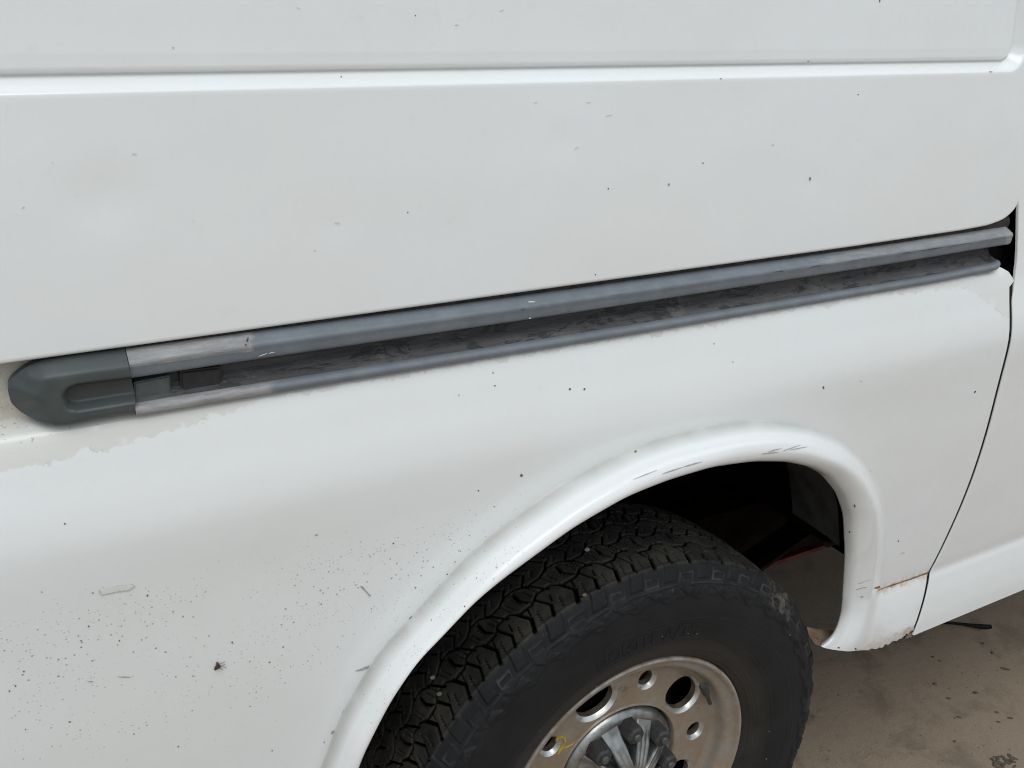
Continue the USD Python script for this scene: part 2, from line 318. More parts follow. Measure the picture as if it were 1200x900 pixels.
# ------------------------------------------------------------------ the van
VAN = thing('white_van', 'white cargo van with worn paint, grey sliding door track and muddy rear wheel', 'van')
def heightfield(poly, step, yfun, extra=None, flip=False):
    b = []
    for ring in [poly.exterior] + list(poly.interiors):
        c = np.array(ring.coords); b.append(resample(c, step * 0.6)[:-1])
    bpts = np.vstack(b if extra is None else [extra] + b)
    x0, z0, x1, z1 = poly.bounds
    gx_, gz_ = np.meshgrid(np.arange(x0, x1, step), np.arange(z0, z1, step))
    gx_[1::2] += step / 2
    inner = poly.buffer(-step * 0.45)
    ok = shapely.contains_xy(inner, gx_.ravel(), gz_.ravel())
    pts = np.vstack([bpts, np.stack([gx_.ravel()[ok], gz_.ravel()[ok]], -1)])
    tri = Delaunay(pts).simplices
    cen = pts[tri].mean(1); tri = tri[shapely.contains_xy(poly, cen[:, 0], cen[:, 1])]
    a = pts[tri]; ar = (a[:, 1, 0] - a[:, 0, 0]) * (a[:, 2, 1] - a[:, 0, 1]) - (a[:, 2, 0] - a[:, 0, 0]) * (a[:, 1, 1] - a[:, 0, 1])
    tri = np.where((ar > 0)[:, None], tri, tri[:, ::-1])                     # faces -y
    return trimesh.Trimesh(np.stack([pts[:, 0], yfun(pts[:, 0], pts[:, 1]), pts[:, 1]], -1), tri, process=False)
def edge_roll(line, yfun, out, depth=0.014, rad=0.003, n=5):
    """A folded edge: line (n x 2 in xz), out (n x 2) away from the panel."""
    line = np.asarray(line, float)
    y0 = yfun(line[:, 0], line[:, 1]); rows = []
    for a in list(np.linspace(0, np.pi / 2, n)) + [None]:
        if a is None: q, dy = line + out * rad, rad + depth
        else: q, dy = line + out * (rad * math.sin(a)), rad * (1 - math.cos(a))
        rows.append(np.stack([q[:, 0], y0 + dy, q[:, 1]], -1))
    return grid_mesh(np.stack(rows, 1))

# upper panel ------------------------------------------------------
XL, XG = -1.45, 0.672
low_px = [(0, 423), (150, 405), (300, 386), (520, 357), (700, 332), (760, 322), (1000, 290), (1130, 270), (1160, 264.5), (1178, 258), (1190, 248), (1196, 237), (1199, 222)]
lw = at(low_px, -0.0205)[:, [0, 2]]
lw[:, 1] = np.where(lw[:, 0] < 0.45, 1.2210, lw[:, 1]); lw[:, 0] -= 0.003; lw[:, 1] += 0.0042
lw = np.vstack([[(XL, 1.2252), (-0.9, 1.2252)], lw, [(0.6405, 1.33), (0.6405, 2.0)]])
lowline = smooth_line(lw, 500, 3)
xs = np.unique(np.r_[np.linspace(XL, 0.54, 120), np.arange(0.54, 0.6425, 0.0025)])
zs_ = np.unique(np.r_[np.linspace(1.24, 1.425, 30), np.arange(1.425, 1.48, 0.0009), np.linspace(1.50, 2.0, 30)])
up_poly = Polygon(np.vstack([lowline, [(XL, 2.0)]]))
def y_up(x, z): return prof_up(z) + recess(x, z)
XX, ZZ = np.meshgrid(xs, zs_)
fine = np.stack([XX.ravel(), ZZ.ravel()], -1)
inside = shapely.contains_xy(up_poly.buffer(-0.0015), fine[:, 0], fine[:, 1])
ring = np.vstack([lowline, resample([(0.6405, 2.0), (XL, 2.0), (XL, 1.2252)], 0.02)[1:-1]])
extra_low = np.stack(np.meshgrid(np.linspace(XL + .01, 0.635, 140), np.linspace(1.230, 1.239, 3)), -1).reshape(-1, 2)
extra_low = extra_low[shapely.contains_xy(up_poly.buffer(-0.002), extra_low[:, 0], extra_low[:, 1])]
pts = np.vstack([ring, fine[inside], extra_low])
tri = Delaunay(pts).simplices; cen = pts[tri].mean(1); tri = tri[shapely.contains_xy(up_poly, cen[:, 0], cen[:, 1])]
a = pts[tri]; ar = (a[:, 1, 0] - a[:, 0, 0]) * (a[:, 2, 1] - a[:, 0, 1]) - (a[:, 2, 0] - a[:, 0, 0]) * (a[:, 1, 1] - a[:, 0, 1])
tri = np.where((ar > 0)[:, None], tri, tri[:, ::-1])
dents = [(CAM[0] * 0 + q[0], q[2], r, d) for (px, r, d) in (((115, 235), 0.028, 0.0016), ((390, 262), 0.012, 0.0006), ((949, 212), 0.012, 0.0008), ((660, 165), 0.02, 0.0005), ((240, 200), 0.05, 0.0012), ((800, 130), 0.06, 0.0008)) for q in at([px], -0.012)]
def dent(x, z): return sum(d * np.exp(-((x - a) ** 2 + (z - b) ** 2) / r ** 2) for a, b, r, d in dents)
up_mesh = trimesh.Trimesh(np.stack([pts[:, 0], y_up(pts[:, 0], pts[:, 1]) + dent(pts[:, 0], pts[:, 1]), pts[:, 1]], -1), tri, process=False)
tn = np.gradient(lowline, axis=0); tn /= np.linalg.norm(tn, axis=1)[:, None]
roll = edge_roll(lowline, y_up, np.stack([tn[:, 1], -tn[:, 0]], -1), 0.012, 0.0045, 7)
up_mesh = join([up_mesh, roll]); up_mesh.merge_vertices(digits_vertex=6)
part('upper_side_panel', up_mesh, PAINT_UP, VAN, smooth=35)

# lower rear quarter panel with its wheel arch ---------------------
inn = [(376, 985, .02), (394, 940, .02), (414, 898, .026), (420, 878, .028), (450, 816, .03), (480, 768, .03), (510, 738, .03), (544, 702, .03), (576, 676, .03), (620, 644, .03), (658, 616, .03), (720, 580, .03), (770, 560, .028), (820, 545, .026), (870, 538, .022), (910, 538, .016), (940, 544, .010), (962, 555, .004), (980, 577, 0), (989, 603, -.004), (991, 650, -.006), (987, 717, -.006), (981, 739, -.006), (972, 752, -.006), (963, 758, -.008)]
out = [(340, 985), (355, 940), (378, 895), (396, 844), (412, 814), (440, 768), (464, 740), (500, 702), (540, 658), (580, 622), (620, 593), (658, 566), (720, 532), (770, 512), (820, 500), (850, 494), (884, 491), (918, 493), (953, 500), (991, 518), (1017, 543), (1034, 577), (1041, 612), (1040, 650), (1035, 690), (1028, 725), (1018, 762)]
OUT3 = on_low(out)
INN3 = []
for (a, b, off) in inn:
    y = -0.05
    for _ in range(8):
        q = at([(a, b)], y)[0]; y = float(prof_low(np.clip(q[2], .5, 1.1))) - off
    INN3.append(at([(a, b)], y)[0])
INN3 = np.array(INN3)
# carry the arch on below the frame at the rear, down to the bottom of the body
INN3 = np.vstack([[INN3[0] + (-.012, .004, -.12)], INN3]); OUT3 = np.vstack([[OUT3[0] + (-.012, .004, -.12)], OUT3])
NA = 260
A3 = smooth_line(OUT3, NA, 14); B3 = smooth_line(INN3, NA, 8)
A3 = resample(A3, np.linalg.norm(np.diff(A3, axis=0), axis=1).sum() / (NA + .5)); B3 = resample(B3, np.linalg.norm(np.diff(B3, axis=0), axis=1).sum() / (NA + .5))
n_ = min(len(A3), len(B3)); A3, B3 = A3[:n_], B3[:n_]
A3[:, 1] = prof_low(A3[:, 2])
ts = np.linspace(0, 1, 26)
u = np.linspace(0, 1, n_)
hgt = np.interp(u, [0, 0.55, 0.70, 0.80, 0.90, 1.0], [0.036, 0.036, 0.035, 0.029, 0.018, 0.009])[:, None]
fall = np.sqrt(np.clip(1 - (np.clip(ts - 0.42, 0, 1) / 0.58) ** 2, 0, 1))
soft = sstep(0.55, 0.78, u)[:, None]
rise = (sstep(-0.03, 0.36, ts) - sstep(-0.03, 0.36, 0.0))[None] * (1 - soft) + sstep(0.0, 0.62, ts)[None] * soft
F = A3[:, None] * (1 - ts)[None, :, None] + B3[:, None] * ts[None, :, None]
# measured from the panel, so that the base of the roll does not pre-empt its height
F[:, :, 1] -= hgt * rise * fall[None]
B3 = B3 + np.array([0, 0.006, 0]) * (1 - sstep(.6, .8, u))[:, None]
cen_arch = np.array([B3[:, 0].mean(), 0, 0.55])
rad_dir = B3 - cen_arch; rad_dir[:, 1] = 0; rad_dir /= np.linalg.norm(rad_dir, axis=1)[:, None]
fl_in = B3 + np.array([0, 0.0035, 0]) + rad_dir * 0.001; fl_in2 = B3 + np.array([0, 0.008, 0]) + rad_dir * 0.010
F = np.concatenate([F, fl_in[:, None], fl_in2[:, None]], 1)
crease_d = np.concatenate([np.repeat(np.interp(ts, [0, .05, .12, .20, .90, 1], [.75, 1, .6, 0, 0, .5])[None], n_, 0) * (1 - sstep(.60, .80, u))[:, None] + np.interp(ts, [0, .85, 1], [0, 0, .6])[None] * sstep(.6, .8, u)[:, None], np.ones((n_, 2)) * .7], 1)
flare = grid_mesh(F)
fn = flare.face_normals[len(flare.faces) // 4]
if fn[1] > 0: flare.invert()
bot_px = [(1018, 762), (1034, 757.5), (1051, 751), (1060, 745), (1066, 741), (1074, 736)]
bot = on_low(bot_px)[:, [0, 2]]
gap_z = np.linspace(bot[-1, 1] + 0.003, 1.125, 40)
gap_px = [(1186, 330), (1184.5, 360), (1180.5, 400), (1171.7, 460), (1161, 494), (1138, 558), (1117.7, 611), (1095, 662), (1085.6, 694), (1074, 730)]
gq = on_low(gap_px); gx_of = np.poly1d(np.polyfit(gq[:, 2], gq[:, 0] - 0.0048, 4))
print('gap x', np.round(gq[:, 0], 3), np.round(gq[:, 2], 3))
right = np.stack([gx_of(gap_z), gap_z], -1)
corner = at([(1185, 328), (1182, 318.5), (1173, 312), (1160, 315)], -0.026)[:, [0, 2]]
rng = np.random.default_rng(5)
jag = resample(np.vstack([A3[-1:, [0, 2]], bot]), 0.004); jag[1:-1, 1] += rng.uniform(-.0032, .0032, len(jag) - 2)
top = [(0.57, 1.158), (0.56, 1.240), (XL, 1.240)]
polyq = Polygon(np.vstack([A3[:, [0, 2]], jag[1:], right, corner, top, [(XL, A3[0, 2])]])).buffer(0)
assert polyq.geom_type == 'Polygon', polyq.geom_type
def y_low(x, z): return prof_low(z)
quarter = heightfield(polyq, 0.0065, y_low, extra=A3[:, [0, 2]])
ed = np.vstack([right, corner[1:2]]); te = np.gradient(ed, axis=0); te /= np.linalg.norm(te, axis=1)[:, None]
roll1 = edge_roll(right, y_low, np.tile([1.0, 0], (len(right), 1)), 0.003, 0.0016, 5)
quarter.merge_vertices(digits_vertex=6)
qm = join([quarter, roll1])
QP = part('quarter_panel', qm, PAINT_LOW, VAN, smooth=40)
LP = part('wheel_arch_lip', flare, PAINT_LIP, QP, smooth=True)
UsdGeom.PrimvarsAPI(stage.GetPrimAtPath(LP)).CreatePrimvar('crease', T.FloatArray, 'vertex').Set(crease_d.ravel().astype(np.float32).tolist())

# sliding door ahead of the gap ------------------------------------
dz = np.unique(np.r_[np.linspace(0.485, 0.62, 50), np.linspace(0.62, 1.26, 90), np.linspace(1.26, 2.0, 30)])
prof_door = PchipInterpolator(list(prof_low.x[:-4]) + [1.143, 1.23, 1.34, 1.443, 1.6, 2.0], list(prof_low(prof_low.x[:-4])) + [-0.030, -0.0215, -0.014, -0.006, 0.004, 0.05])
dq = at([(1198.5, 225), (1197, 242), (1193, 283), (1189.5, 308)], -0.024)
ZT = 1.105
dtop = PchipInterpolator(np.r_[ZT, dq[::-1, 2], 1.40, 2.01], np.r_[gx_of(ZT) + 0.0104, dq[::-1, 0] + .001, dq[0, 0] + .003, dq[0, 0] + .003])
dx0 = np.where(dz < ZT, gx_of(np.clip(dz, 0.49, ZT)) + 0.0104, dtop(np.maximum(dz, ZT)))
fr = np.r_[0, 0.004, 0.012, np.linspace(0.03, 1, 24)]
DX = dx0[:, None] + (2.2 - dx0)[:, None] * fr[None]
DP = np.stack([DX, np.repeat(prof_door(dz)[:, None], len(fr), 1), np.repeat(dz[:, None], len(fr), 1)], -1)
dm = grid_mesh(DP, flip=True)
if dm.face_normals[0][1] > 0: dm.invert()
droll = edge_roll(np.stack([dx0, dz], -1), lambda x, z: prof_door(z), np.tile([-1.0, 0], (len(dz), 1)), 0.003, 0.0016, 5)
sl = np.stack([np.stack([np.linspace(dx0[0], 2.2, 20), np.full(20, prof_door(0.485) + dy), np.full(20, 0.485 + dzz)], -1) for dy, dzz in ((0, 0), (0.004, -0.005), (0.012, -0.008), (0.05, -0.008))], 0)
part('sliding_door', join([dm, droll, grid_mesh(sl)]), PAINT_UP, VAN, smooth=40)

# what lies behind the gaps ----------------------------------------
gz_ = np.linspace(0.492, 1.132, 120); gc = gx_of(np.clip(gz_, 0.49, 1.12))
gs = np.stack([np.stack([gc + a, prof_door(gz_) + b, gz_], -1) for a, b in ((-0.010, 0.0022), (-0.003, 0.0017), (0.004, 0.0017), (0.012, 0.0024))], 1)
part('gap_seal', grid_mesh(gs), BLACKGAP, VAN, smooth=40)
part('door_jamb', box(0.545, 0.80, 0.010, 0.05, 1.10, 1.32), BLACKGAP, VAN, smooth=False)
sx = np.linspace(XL, 0.635, 200)
sealp = np.stack([np.stack([sx, np.full(200, yy), np.full(200, zz) + 0.0009 * np.sin(sx * 60) + 0.0008 * np.sin(sx * 173)], -1) for yy, zz in ((-0.006, 1.236), (-0.0125, 1.229), (-0.0145, 1.2225), (-0.013, 1.2155), (-0.007, 1.2115))], 0)
part('weather_seal', grid_mesh(sealp[:, (sx > -0.66) & (sx < 0.655)]), SEALD, VAN, smooth=True)

# the track: bar, channel, lip -------------------------------------
def sweep_rail(x0, x1, sect, name, mat, n=160, round_end=0.012, endlift=None):
    xs = np.r_[np.linspace(x0, x1 - round_end, n), x1 - round_end + round_end * np.sin(np.linspace(0.08, 1, 10) * np.pi / 2)]
    S = np.array(sect, float); c = S.mean(0)
    c[0] = S[:, 0].max()
    rows = []
    for x in xs:
        k = 1.0
        if x > x1 - round_end: k = max(0.03, math.sqrt(max(0, 1 - ((x - x1 + round_end) / round_end) ** 2)))
        s = S.copy(); s[:, 1] = S[:, 1].mean() + (S[:, 1] - S[:, 1].mean()) * k; s[:, 0] = S[:, 0].max() + (S[:, 0] - S[:, 0].max()) * (0.3 + 0.7 * k)
        if endlift is not None: s[:, 1] += endlift(x)
        rows.append(np.stack([np.full(len(s), x), s[:, 0], s[:, 1]], -1))
    m = grid_mesh(np.stack(rows, 0), wrap_v=True)
    k = len(S); v = np.vstack([m.vertices, rows[0].mean(0)[None], rows[-1].mean(0)[None]]); L = len(m.vertices)
    caps = [(L, i, (i + 1) % k) for i in range(k)] + [(L + 1, L - k + (i + 1) % k, L - k + i) for i in range(k)]
    m = trimesh.Trimesh(v, np.vstack([m.faces, caps]), process=False); trimesh.repair.fix_normals(m)
    return part(name, m, mat, VAN, smooth=32)
def dense(p, n=40): return spline(np.vstack([p]), n)
bar = np.vstack([dense([(-0.004, 1.2148), (-0.010, 1.2156), (-0.0145, 1.2148), (-0.0205, 1.2115), (-0.0262, 1.2078)], 14), dense([(-0.0277, 1.2064), (-0.0284, 1.2046)], 4), dense([(-0.0286, 1.2030), (-0.0276, 1.1960), (-0.0262, 1.1912), (-0.0235, 1.1894), (-0.0190, 1.1896), (-0.004, 1.1905)], 14)])
lift = lambda x: 0.0025 * float(sstep(0.30, 0.640, x)) + 0.0025 * float(sstep(-0.1, -0.63, x))
sweep_rail(-0.6335, 0.636, bar, 'track_bar', RAIL, round_end=0.010, endlift=lift)
lip = dense([(-0.0215, 1.1625), (-0.0265, 1.1627), (-0.0302, 1.1608), (-0.0320, 1.1582), (-0.0318, 1.1550), (-0.0305, 1.1530), (-0.0240, 1.1524), (-0.012, 1.1526)], 26)
lip = np.vstack([lip, [(-0.012, 1.160)]])
lipl = lambda x: 0.003 * float(sstep(0.45, 0.60, x)) + 0.012 * (1 - math.sqrt(max(0.0, 1 - (min(max(x - 0.592, 0), 0.026) / 0.027) ** 2))) + 0.004 * float(sstep(0.0, -0.63, x))
sweep_rail(-0.6345, 0.617, lip, 'track_lip', RAIL, round_end=0.016, endlift=lipl)
ch = [(-0.002, 1.1935), (-0.004, 1.1860), (-0.0055, 1.1790), (-0.0080, 1.1740), (-0.0150, 1.1680), (-0.0225, 1.1630), (-0.0225, 1.158), (0.0, 1.158)]
chx = np.linspace(-0.635, 0.612, 400)
CH = []
for x in chx:
    s = np.array(ch); k = 1 - sstep(0.57, 0.606, x) * 0.35
    s[:6, 0] = s[:6, 0] + (meshkit.fbm(np.stack([np.full(6, x * 30), s[:6, 1] * 120, np.zeros(6)], -1), 3, 7) - .5) * 0.0018
    kz = 1 - 0.45 * float(sstep(0.580, 0.612, x)); s[:6, 1] = 1.160 + (s[:6, 1] - 1.160) * kz + lipl(x) * 0.9
    CH.append(np.stack([np.full(len(s), x), s[:, 0], s[:, 1]], -1))
cm = grid_mesh(np.stack(CH, 0), flip=True)
if cm.face_normals[len(cm.faces) // 4][1] > 0: cm.invert()
part('track_channel', cm, CHANNEL, VAN, smooth=40)

# end cap, its insert and the rubber stopper -----------------------
CAP_Y = -0.012
cap_px = [(8.5, 454.7), (10, 464), (13, 476), (24, 486), (42.7, 495), (64, 498.7), (80, 497.6), (110, 491), (140, 485.3), (157.5, 484), (156, 472), (158, 463), (154, 442.5), (150, 428), (147.5, 411.5), (140, 412.4), (100, 417.2), (64, 422.4), (46.7, 426.4), (29, 434.7), (15, 446)]
cap_xz = at(cap_px, -0.022)[:, [0, 2]]
capP = Polygon(cap_xz).buffer(-0.012, quad_segs=16).buffer(0.012, quad_segs=16)
capP = capP.union(Polygon(cap_xz).buffer(0.0).intersection(shapely.box(-0.69, 1.0, 0.0, 1.5))).buffer(0.0005).buffer(-0.0005)
gro_px = [(204, 438), (150, 444.3), (110, 449.3), (90, 452), (82, 455), (77, 460), (75.5, 465.5), (77.5, 472), (82, 477), (92, 478), (120, 473.5), (150, 468.6), (204, 464)]
groP = Polygon(at(gro_px, -0.030)[:, [0, 2]]).buffer(0)
endx = at([(152, 440)], -0.022)[0, 0]
def y_cap(x, z):
    pt = shapely.points(x, z)
    dt = shapely.distance(pt, LineString(cap_xz[[*range(14, 21), 0]])) / 0.0125
    dl = shapely.distance(pt, LineString(cap_xz[[20, 0, 1, 2, 3]])) / 0.024
    db = shapely.distance(pt, LineString(cap_xz[2:10])) / 0.0075
    cap1 = lambda v: np.where(v < 0.86, v * 0.98, 1 - 0.157 * np.exp(-(np.maximum(v, .86) - 0.86) * 6.3))
    rs = np.stack([cap1(np.maximum(dt, .04)), cap1(np.maximum(dl, .04)), np.sqrt(np.clip(1 - (1 - np.clip(np.maximum(db, .03), 0, 1)) ** 2, 0, 1))])
    rise = np.clip(-np.log(np.exp(-9 * rs).sum(0)) / 9 + 0.09, 0.02, 1)
    tip = sstep(-0.737, -0.685, x) * 0.006
    gin = np.where(shapely.contains(groP, pt), shapely.distance(pt, groP.exterior), -shapely.distance(pt, groP.exterior))
    g = sstep(-0.0032, 0.0030, gin)
    return CAP_Y - 0.0155 * rise - tip * rise + g * 0.0125
capm = heightfield(capP, 0.0016, y_cap)
side = resample(np.array(capP.exterior.coords), 0.002)
sk = np.stack([np.stack([side[:, 0], y_cap(side[:, 0], side[:, 1]), side[:, 1]], -1), np.stack([side[:, 0], np.full(len(side), -0.002), side[:, 1]], -1)], 1)
CAPP = part('track_end_cap', join([capm, grid_mesh(sk)]), CAPM, VAN, smooth=50, label='dark grey plastic end cap with a rounded groove, at the rear of the track')
def plate(px, y_front, depth, name, mat, parent, rad=0.0015, **k):
    P = Polygon(at(px, y_front)[:, [0, 2]]).buffer(-rad).buffer(rad, quad_segs=4)
    core = P.buffer(-rad)
    f = trimesh.creation.extrude_polygon(P, depth - rad, engine='earcut')
    t = trimesh.creation.extrude_polygon(core, depth, engine='earcut')
    v = join([f, t]); w = v.vertices.copy()
    v.vertices = np.stack([w[:, 0], y_front + depth - w[:, 2], w[:, 1]], -1); v.invert()
    return part(name, v, mat, parent, smooth=30, **k)
plate([(157, 448.5), (199.5, 440), (200.5, 463), (157, 471)], -0.0185, 0.012, 'cap_insert', INSERT, CAPP)
plate([(210.5, 435.5), (260, 429.8), (260.5, 456.8), (213, 462)], -0.0175, 0.014, 'rubber_stopper', RUBBER, VAN, rad=0.0022)

# closed body behind the panels, arch liner, chassis --------------
part('body_shell', join([box(-1.4, 2.15, 0.06, 1.75, 1.06, 2.15), box(-1.4, -0.72, 0.05, 1.75, 0.50, 1.058), box(0.66, 2.15, 0.05, 1.75, 0.50, 1.058), box(-0.718, 0.658, 0.56, 1.75, 0.36, 1.058), box(-0.718, 0.658, 0.10, 0.558, 1.04, 1.058), box(0.662, 2.1, 0.56, 1.70, 0.33, 0.498), box(-1.4, -0.722, 0.56, 1.70, 0.33, 0.498)]), UNDER, VAN, smooth=False)
# the arch liner: a lip strip, then a deeper dark cavity
ang = np.linspace(-0.25, np.pi + 0.25, 90)
ii = np.linspace(0, n_ - 1, 140).astype(int)
b0 = B3[ii] + np.array([0, 0.024, 0]) + rad_dir[ii] * 0.012
strip = np.stack([b0 + rad_dir[ii] * a + np.array([0, d, 0]) for a, d in ((0, 0), (0.004, 0.03), (0.006, 0.07), (0.008, 0.115), (0.040, 0.120), (0.08, 0.122))], 1)
keep = (b0[:, 2] > 0.70) | (b0[:, 0] < 0)
part('arch_liner', grid_mesh(strip[keep]), LINER, VAN, smooth=40)
cav = np.stack([b0 + rad_dir[ii] * a + np.array([0, d, 0]) for a, d in ((0.08, 0.122), (0.078, 0.30), (0.06, 0.50), (0.0, 0.54), (-0.38, 0.545))], 1)
part('wheel_housing', grid_mesh(cav[keep]), UNDER, VAN, smooth=40)
FR = part('chassis_rail', box(-1.4, 2.1, 0.45, 0.53, 0.334, 0.50), UNDER, VAN, smooth=False)
part('rail_flange', box(-1.4, 2.1, 0.440, 0.52, 0.320, 0.331), RUSTRED, FR, smooth=False, label='rusty red lower flange of the chassis rail')
lsx = np.linspace(-0.70, 0.80, 60)
lsm = []
for k in range(4):
    sel = np.abs(lsx - 0.02) < 0.76 - 0.17 * k; xx = lsx[sel]; zz = 0.30 + 0.16 * ((xx - 0.02) / 0.75) ** 2 - 0.011 * k
    prof4 = [(0.355, 0), (0.355, 0.0095), (0.420, 0.0095), (0.420, 0)]
    lsm.append(grid_mesh(np.stack([np.stack([xx, np.full(len(xx), yy), zz + dz_], -1) for yy, dz_ in prof4], 1), wrap_v=True))
part('leaf_spring', join(lsm), RUSTD, VAN, smooth=30)
pc = at([(974, 636)], 0.085)[0]
part('liner_clip', trimesh.creation.box((0.026, 0.008, 0.009)).apply_translation(pc), LINER, VAN, smooth=False)
part('rear_axle', trimesh.creation.cylinder(0.045, 1.3, 24).apply_transform(trimesh.transformations.rotation_matrix(np.pi / 2, [1, 0, 0])).apply_translation([0, 0.85, 0.39]), UNDER, VAN)
# rusted flange below the sill at the seam
rf = on_low([(1064, 745), (1078, 735.5), (1098, 729.5)])
rl = np.array([rf[0], rf[1], rf[2]]); rl = resample(rl, 0.004)
rb = rl.copy(); k = np.linspace(0, 1, len(rl)); rb[:, 2] -= 0.005 + 0.014 * np.sin(np.pi * np.clip(k * 0.9 + 0.1, 0, 1)) + rng.uniform(0, .003, len(rl)); rb[:, 1] += 0.006
part('rusty_flange', grid_mesh(np.stack([rl + (0, .001, .004), rb, rb + (0, .02, .002)], 1)), RUSTB, VAN, smooth=False, label='rusted jagged flange under the sill seam')
# inner edge of the sill behind the arch, brown with rust
print('bounds', np.round(A3[-1], 3), np.round(B3[-1], 3))
be = np.stack([B3[-1] + (0.004, 0.012, 0.002), B3[-1], F[-1, 18], F[-1, 10], A3[-1]], 0)
lowr = resample(be, 0.004)
part('arch_foot', grid_mesh(np.stack([lowr, lowr + (0, 0.012, -0.004), lowr + (0, 0.05, 0.01)], 1)), RUSTB, VAN, smooth=40)

# ------------------------------------------------------------------ the wheel
HUBZ, RT_ = 0.390, 0.391
WH = part('wheel', trimesh.creation.cylinder(0.075, 0.10, 40).apply_transform(trimesh.transformations.rotation_matrix(np.pi / 2, [1, 0, 0])).apply_translation([0, 0.12, HUBZ]), UNDER, VAN)
def lathe(prof, n=160, a0=0.0, a1=2 * np.pi):
    prof = np.asarray(prof, float); full = abs(a1 - a0 - 2 * np.pi) < 1e-6
    th = np.linspace(a0, a1, n, endpoint=not full)
    P = np.stack([prof[None, :, 0] * np.cos(th)[:, None], np.broadcast_to(prof[None, :, 1], (n, len(prof))), HUBZ + prof[None, :, 0] * np.sin(th)[:, None]], -1)
    return grid_mesh(P, wrap_u=full)
# tyre
W0, W1 = 0.006, 0.206                         # tread from shoulder to shoulder
side_p = spline([(0.2215, 0.012), (0.227, 0.001), (0.245, -0.011), (0.275, -0.0205), (0.305, -0.0225), (0.330, -0.0195), (0.350, -0.0135), (0.368, -0.0040), (0.3800, 0.0035), (0.3855, W0 + 0.003)], 110)
NV, NU = 170, 2600
v = np.linspace(0, 1, NV); vy = W0 + 0.004 + (W1 - W0 - 0.008) * v
crown = 0.3865 + 0.0065 * (1 - (2 * v - 1) ** 2)
tread_p = np.stack([crown, vy], -1)
back_p = np.stack([side_p[::-1, 0], W0 + W1 - side_p[::-1, 1]], -1)[::6]
pr = np.vstack([side_p, tread_p[1:], back_p[1:]])
n1, n2 = len(side_p), len(side_p) + NV - 1
th = np.linspace(0, 2 * np.pi, NU, endpoint=False)
TH, V = np.meshgrid(th, np.arange(len(pr)), indexing='ij')
Rr = pr[None, :, 0].repeat(NU, 0); Yy = pr[None, :, 1].repeat(NU, 0)
PITCH_N = 37
c = TH / (2 * np.pi) * PITCH_N                 # pitch coordinate
ymm = (Yy - W0) * 1000
pm = 2 * np.pi * RT_ * 1000 / PITCH_N          # mm per pitch
def tri_w(x): return 2 * np.abs(2 * (x - np.floor(x + 0.5))) - 1
def wall(d, w): return sstep(w / 2 + 0.9, w / 2 - 0.5, d)   # 1 inside a groove of width w
jit = 0.06 * np.sin(c * 2 * np.pi / PITCH_N * 5) + 0.05 * np.sin(c * 2 * np.pi / PITCH_N * 11 + 1)
cc = c + jit
def pattern(cc, y):
    g = np.zeros_like(y)
    def lat(ph, slope, w, y0, y1, kink=0.0, yk=0.0, dep=1.0):
        nonlocal g
        x = cc - ph + slope * (y - y0) / 100 + kink * np.clip(y - yk, 0, 99) / 100
        d = np.abs(x - np.round(x)) * pm
        g = np.maximum(g, dep * wall(d, w) * sstep(y0 - 1.2, y0 + 0.6, y) * sstep(y1 + 1.2, y1 - 0.6, y))
    def circ(y0, amp, ph, w, dep=1.0, mult=1):
        nonlocal g
        yc = y0 + amp * np.clip(2.6 * tri_w(cc * mult + ph), -1, 1)
        g = np.maximum(g, dep * wall(np.abs(y - yc), w))
    circ(47, 5.5, 0.15, 4.2); circ(80, 5.0, 0.6, 3.8)
    lat(0.0, 0.55, 5.2, 1, 47, -1.3, 22); lat(0.52, 0.55, 3.6, 3, 47, -1.3, 22)
    lat(0.25, -0.95, 3.2, 47, 80); lat(0.70, -0.95, 4.0, 47, 80, 0.9, 62)
    lat(0.10, 1.0, 3.2, 80, 101, 0, 0, 0.9); lat(0.62, 1.0, 3.2, 80, 101, 0, 0, 0.9)
    # sipes
    for ph in (0.26, 0.76):
        lat(ph + 0.02 * np.sin(y * 1.2), 0.25, 1.3, 8, 27, 0, 0, 0.6); lat(ph + 0.10, 0.3, 1.3, 26, 40, 0, 0, 0.6)
    for ph in (0.02, 0.12, 0.46, 0.58, 0.85):
        lat(ph + 0.018 * np.sin(y * 1.4), -0.5, 1.2, 53, 73, 0, 0, 0.6)
    for ph in (0.36, 0.85):
        lat(ph + 0.02 * np.sin(y * 1.3), 0.8, 1.2, 86, 98, 0, 0, 0.6)
    return g
half = ymm <= 100
g = np.where(half, pattern(cc, ymm), pattern(cc + 0.43, 200 - ymm))
isT = (V >= n1 - 4) & (V <= n2 + 2)
g = g * isT
blockn = meshkit.noise(np.stack([np.floor(cc * 2), np.floor(ymm / 34), 0 * cc], -1), 3)
depth = 0.0105 * g + 0.0007 * blockn * isT + 0.0008 * meshkit.fbm(np.stack([TH * 60, ymm / 8, 0 * TH], -1), 3, 2) * isT
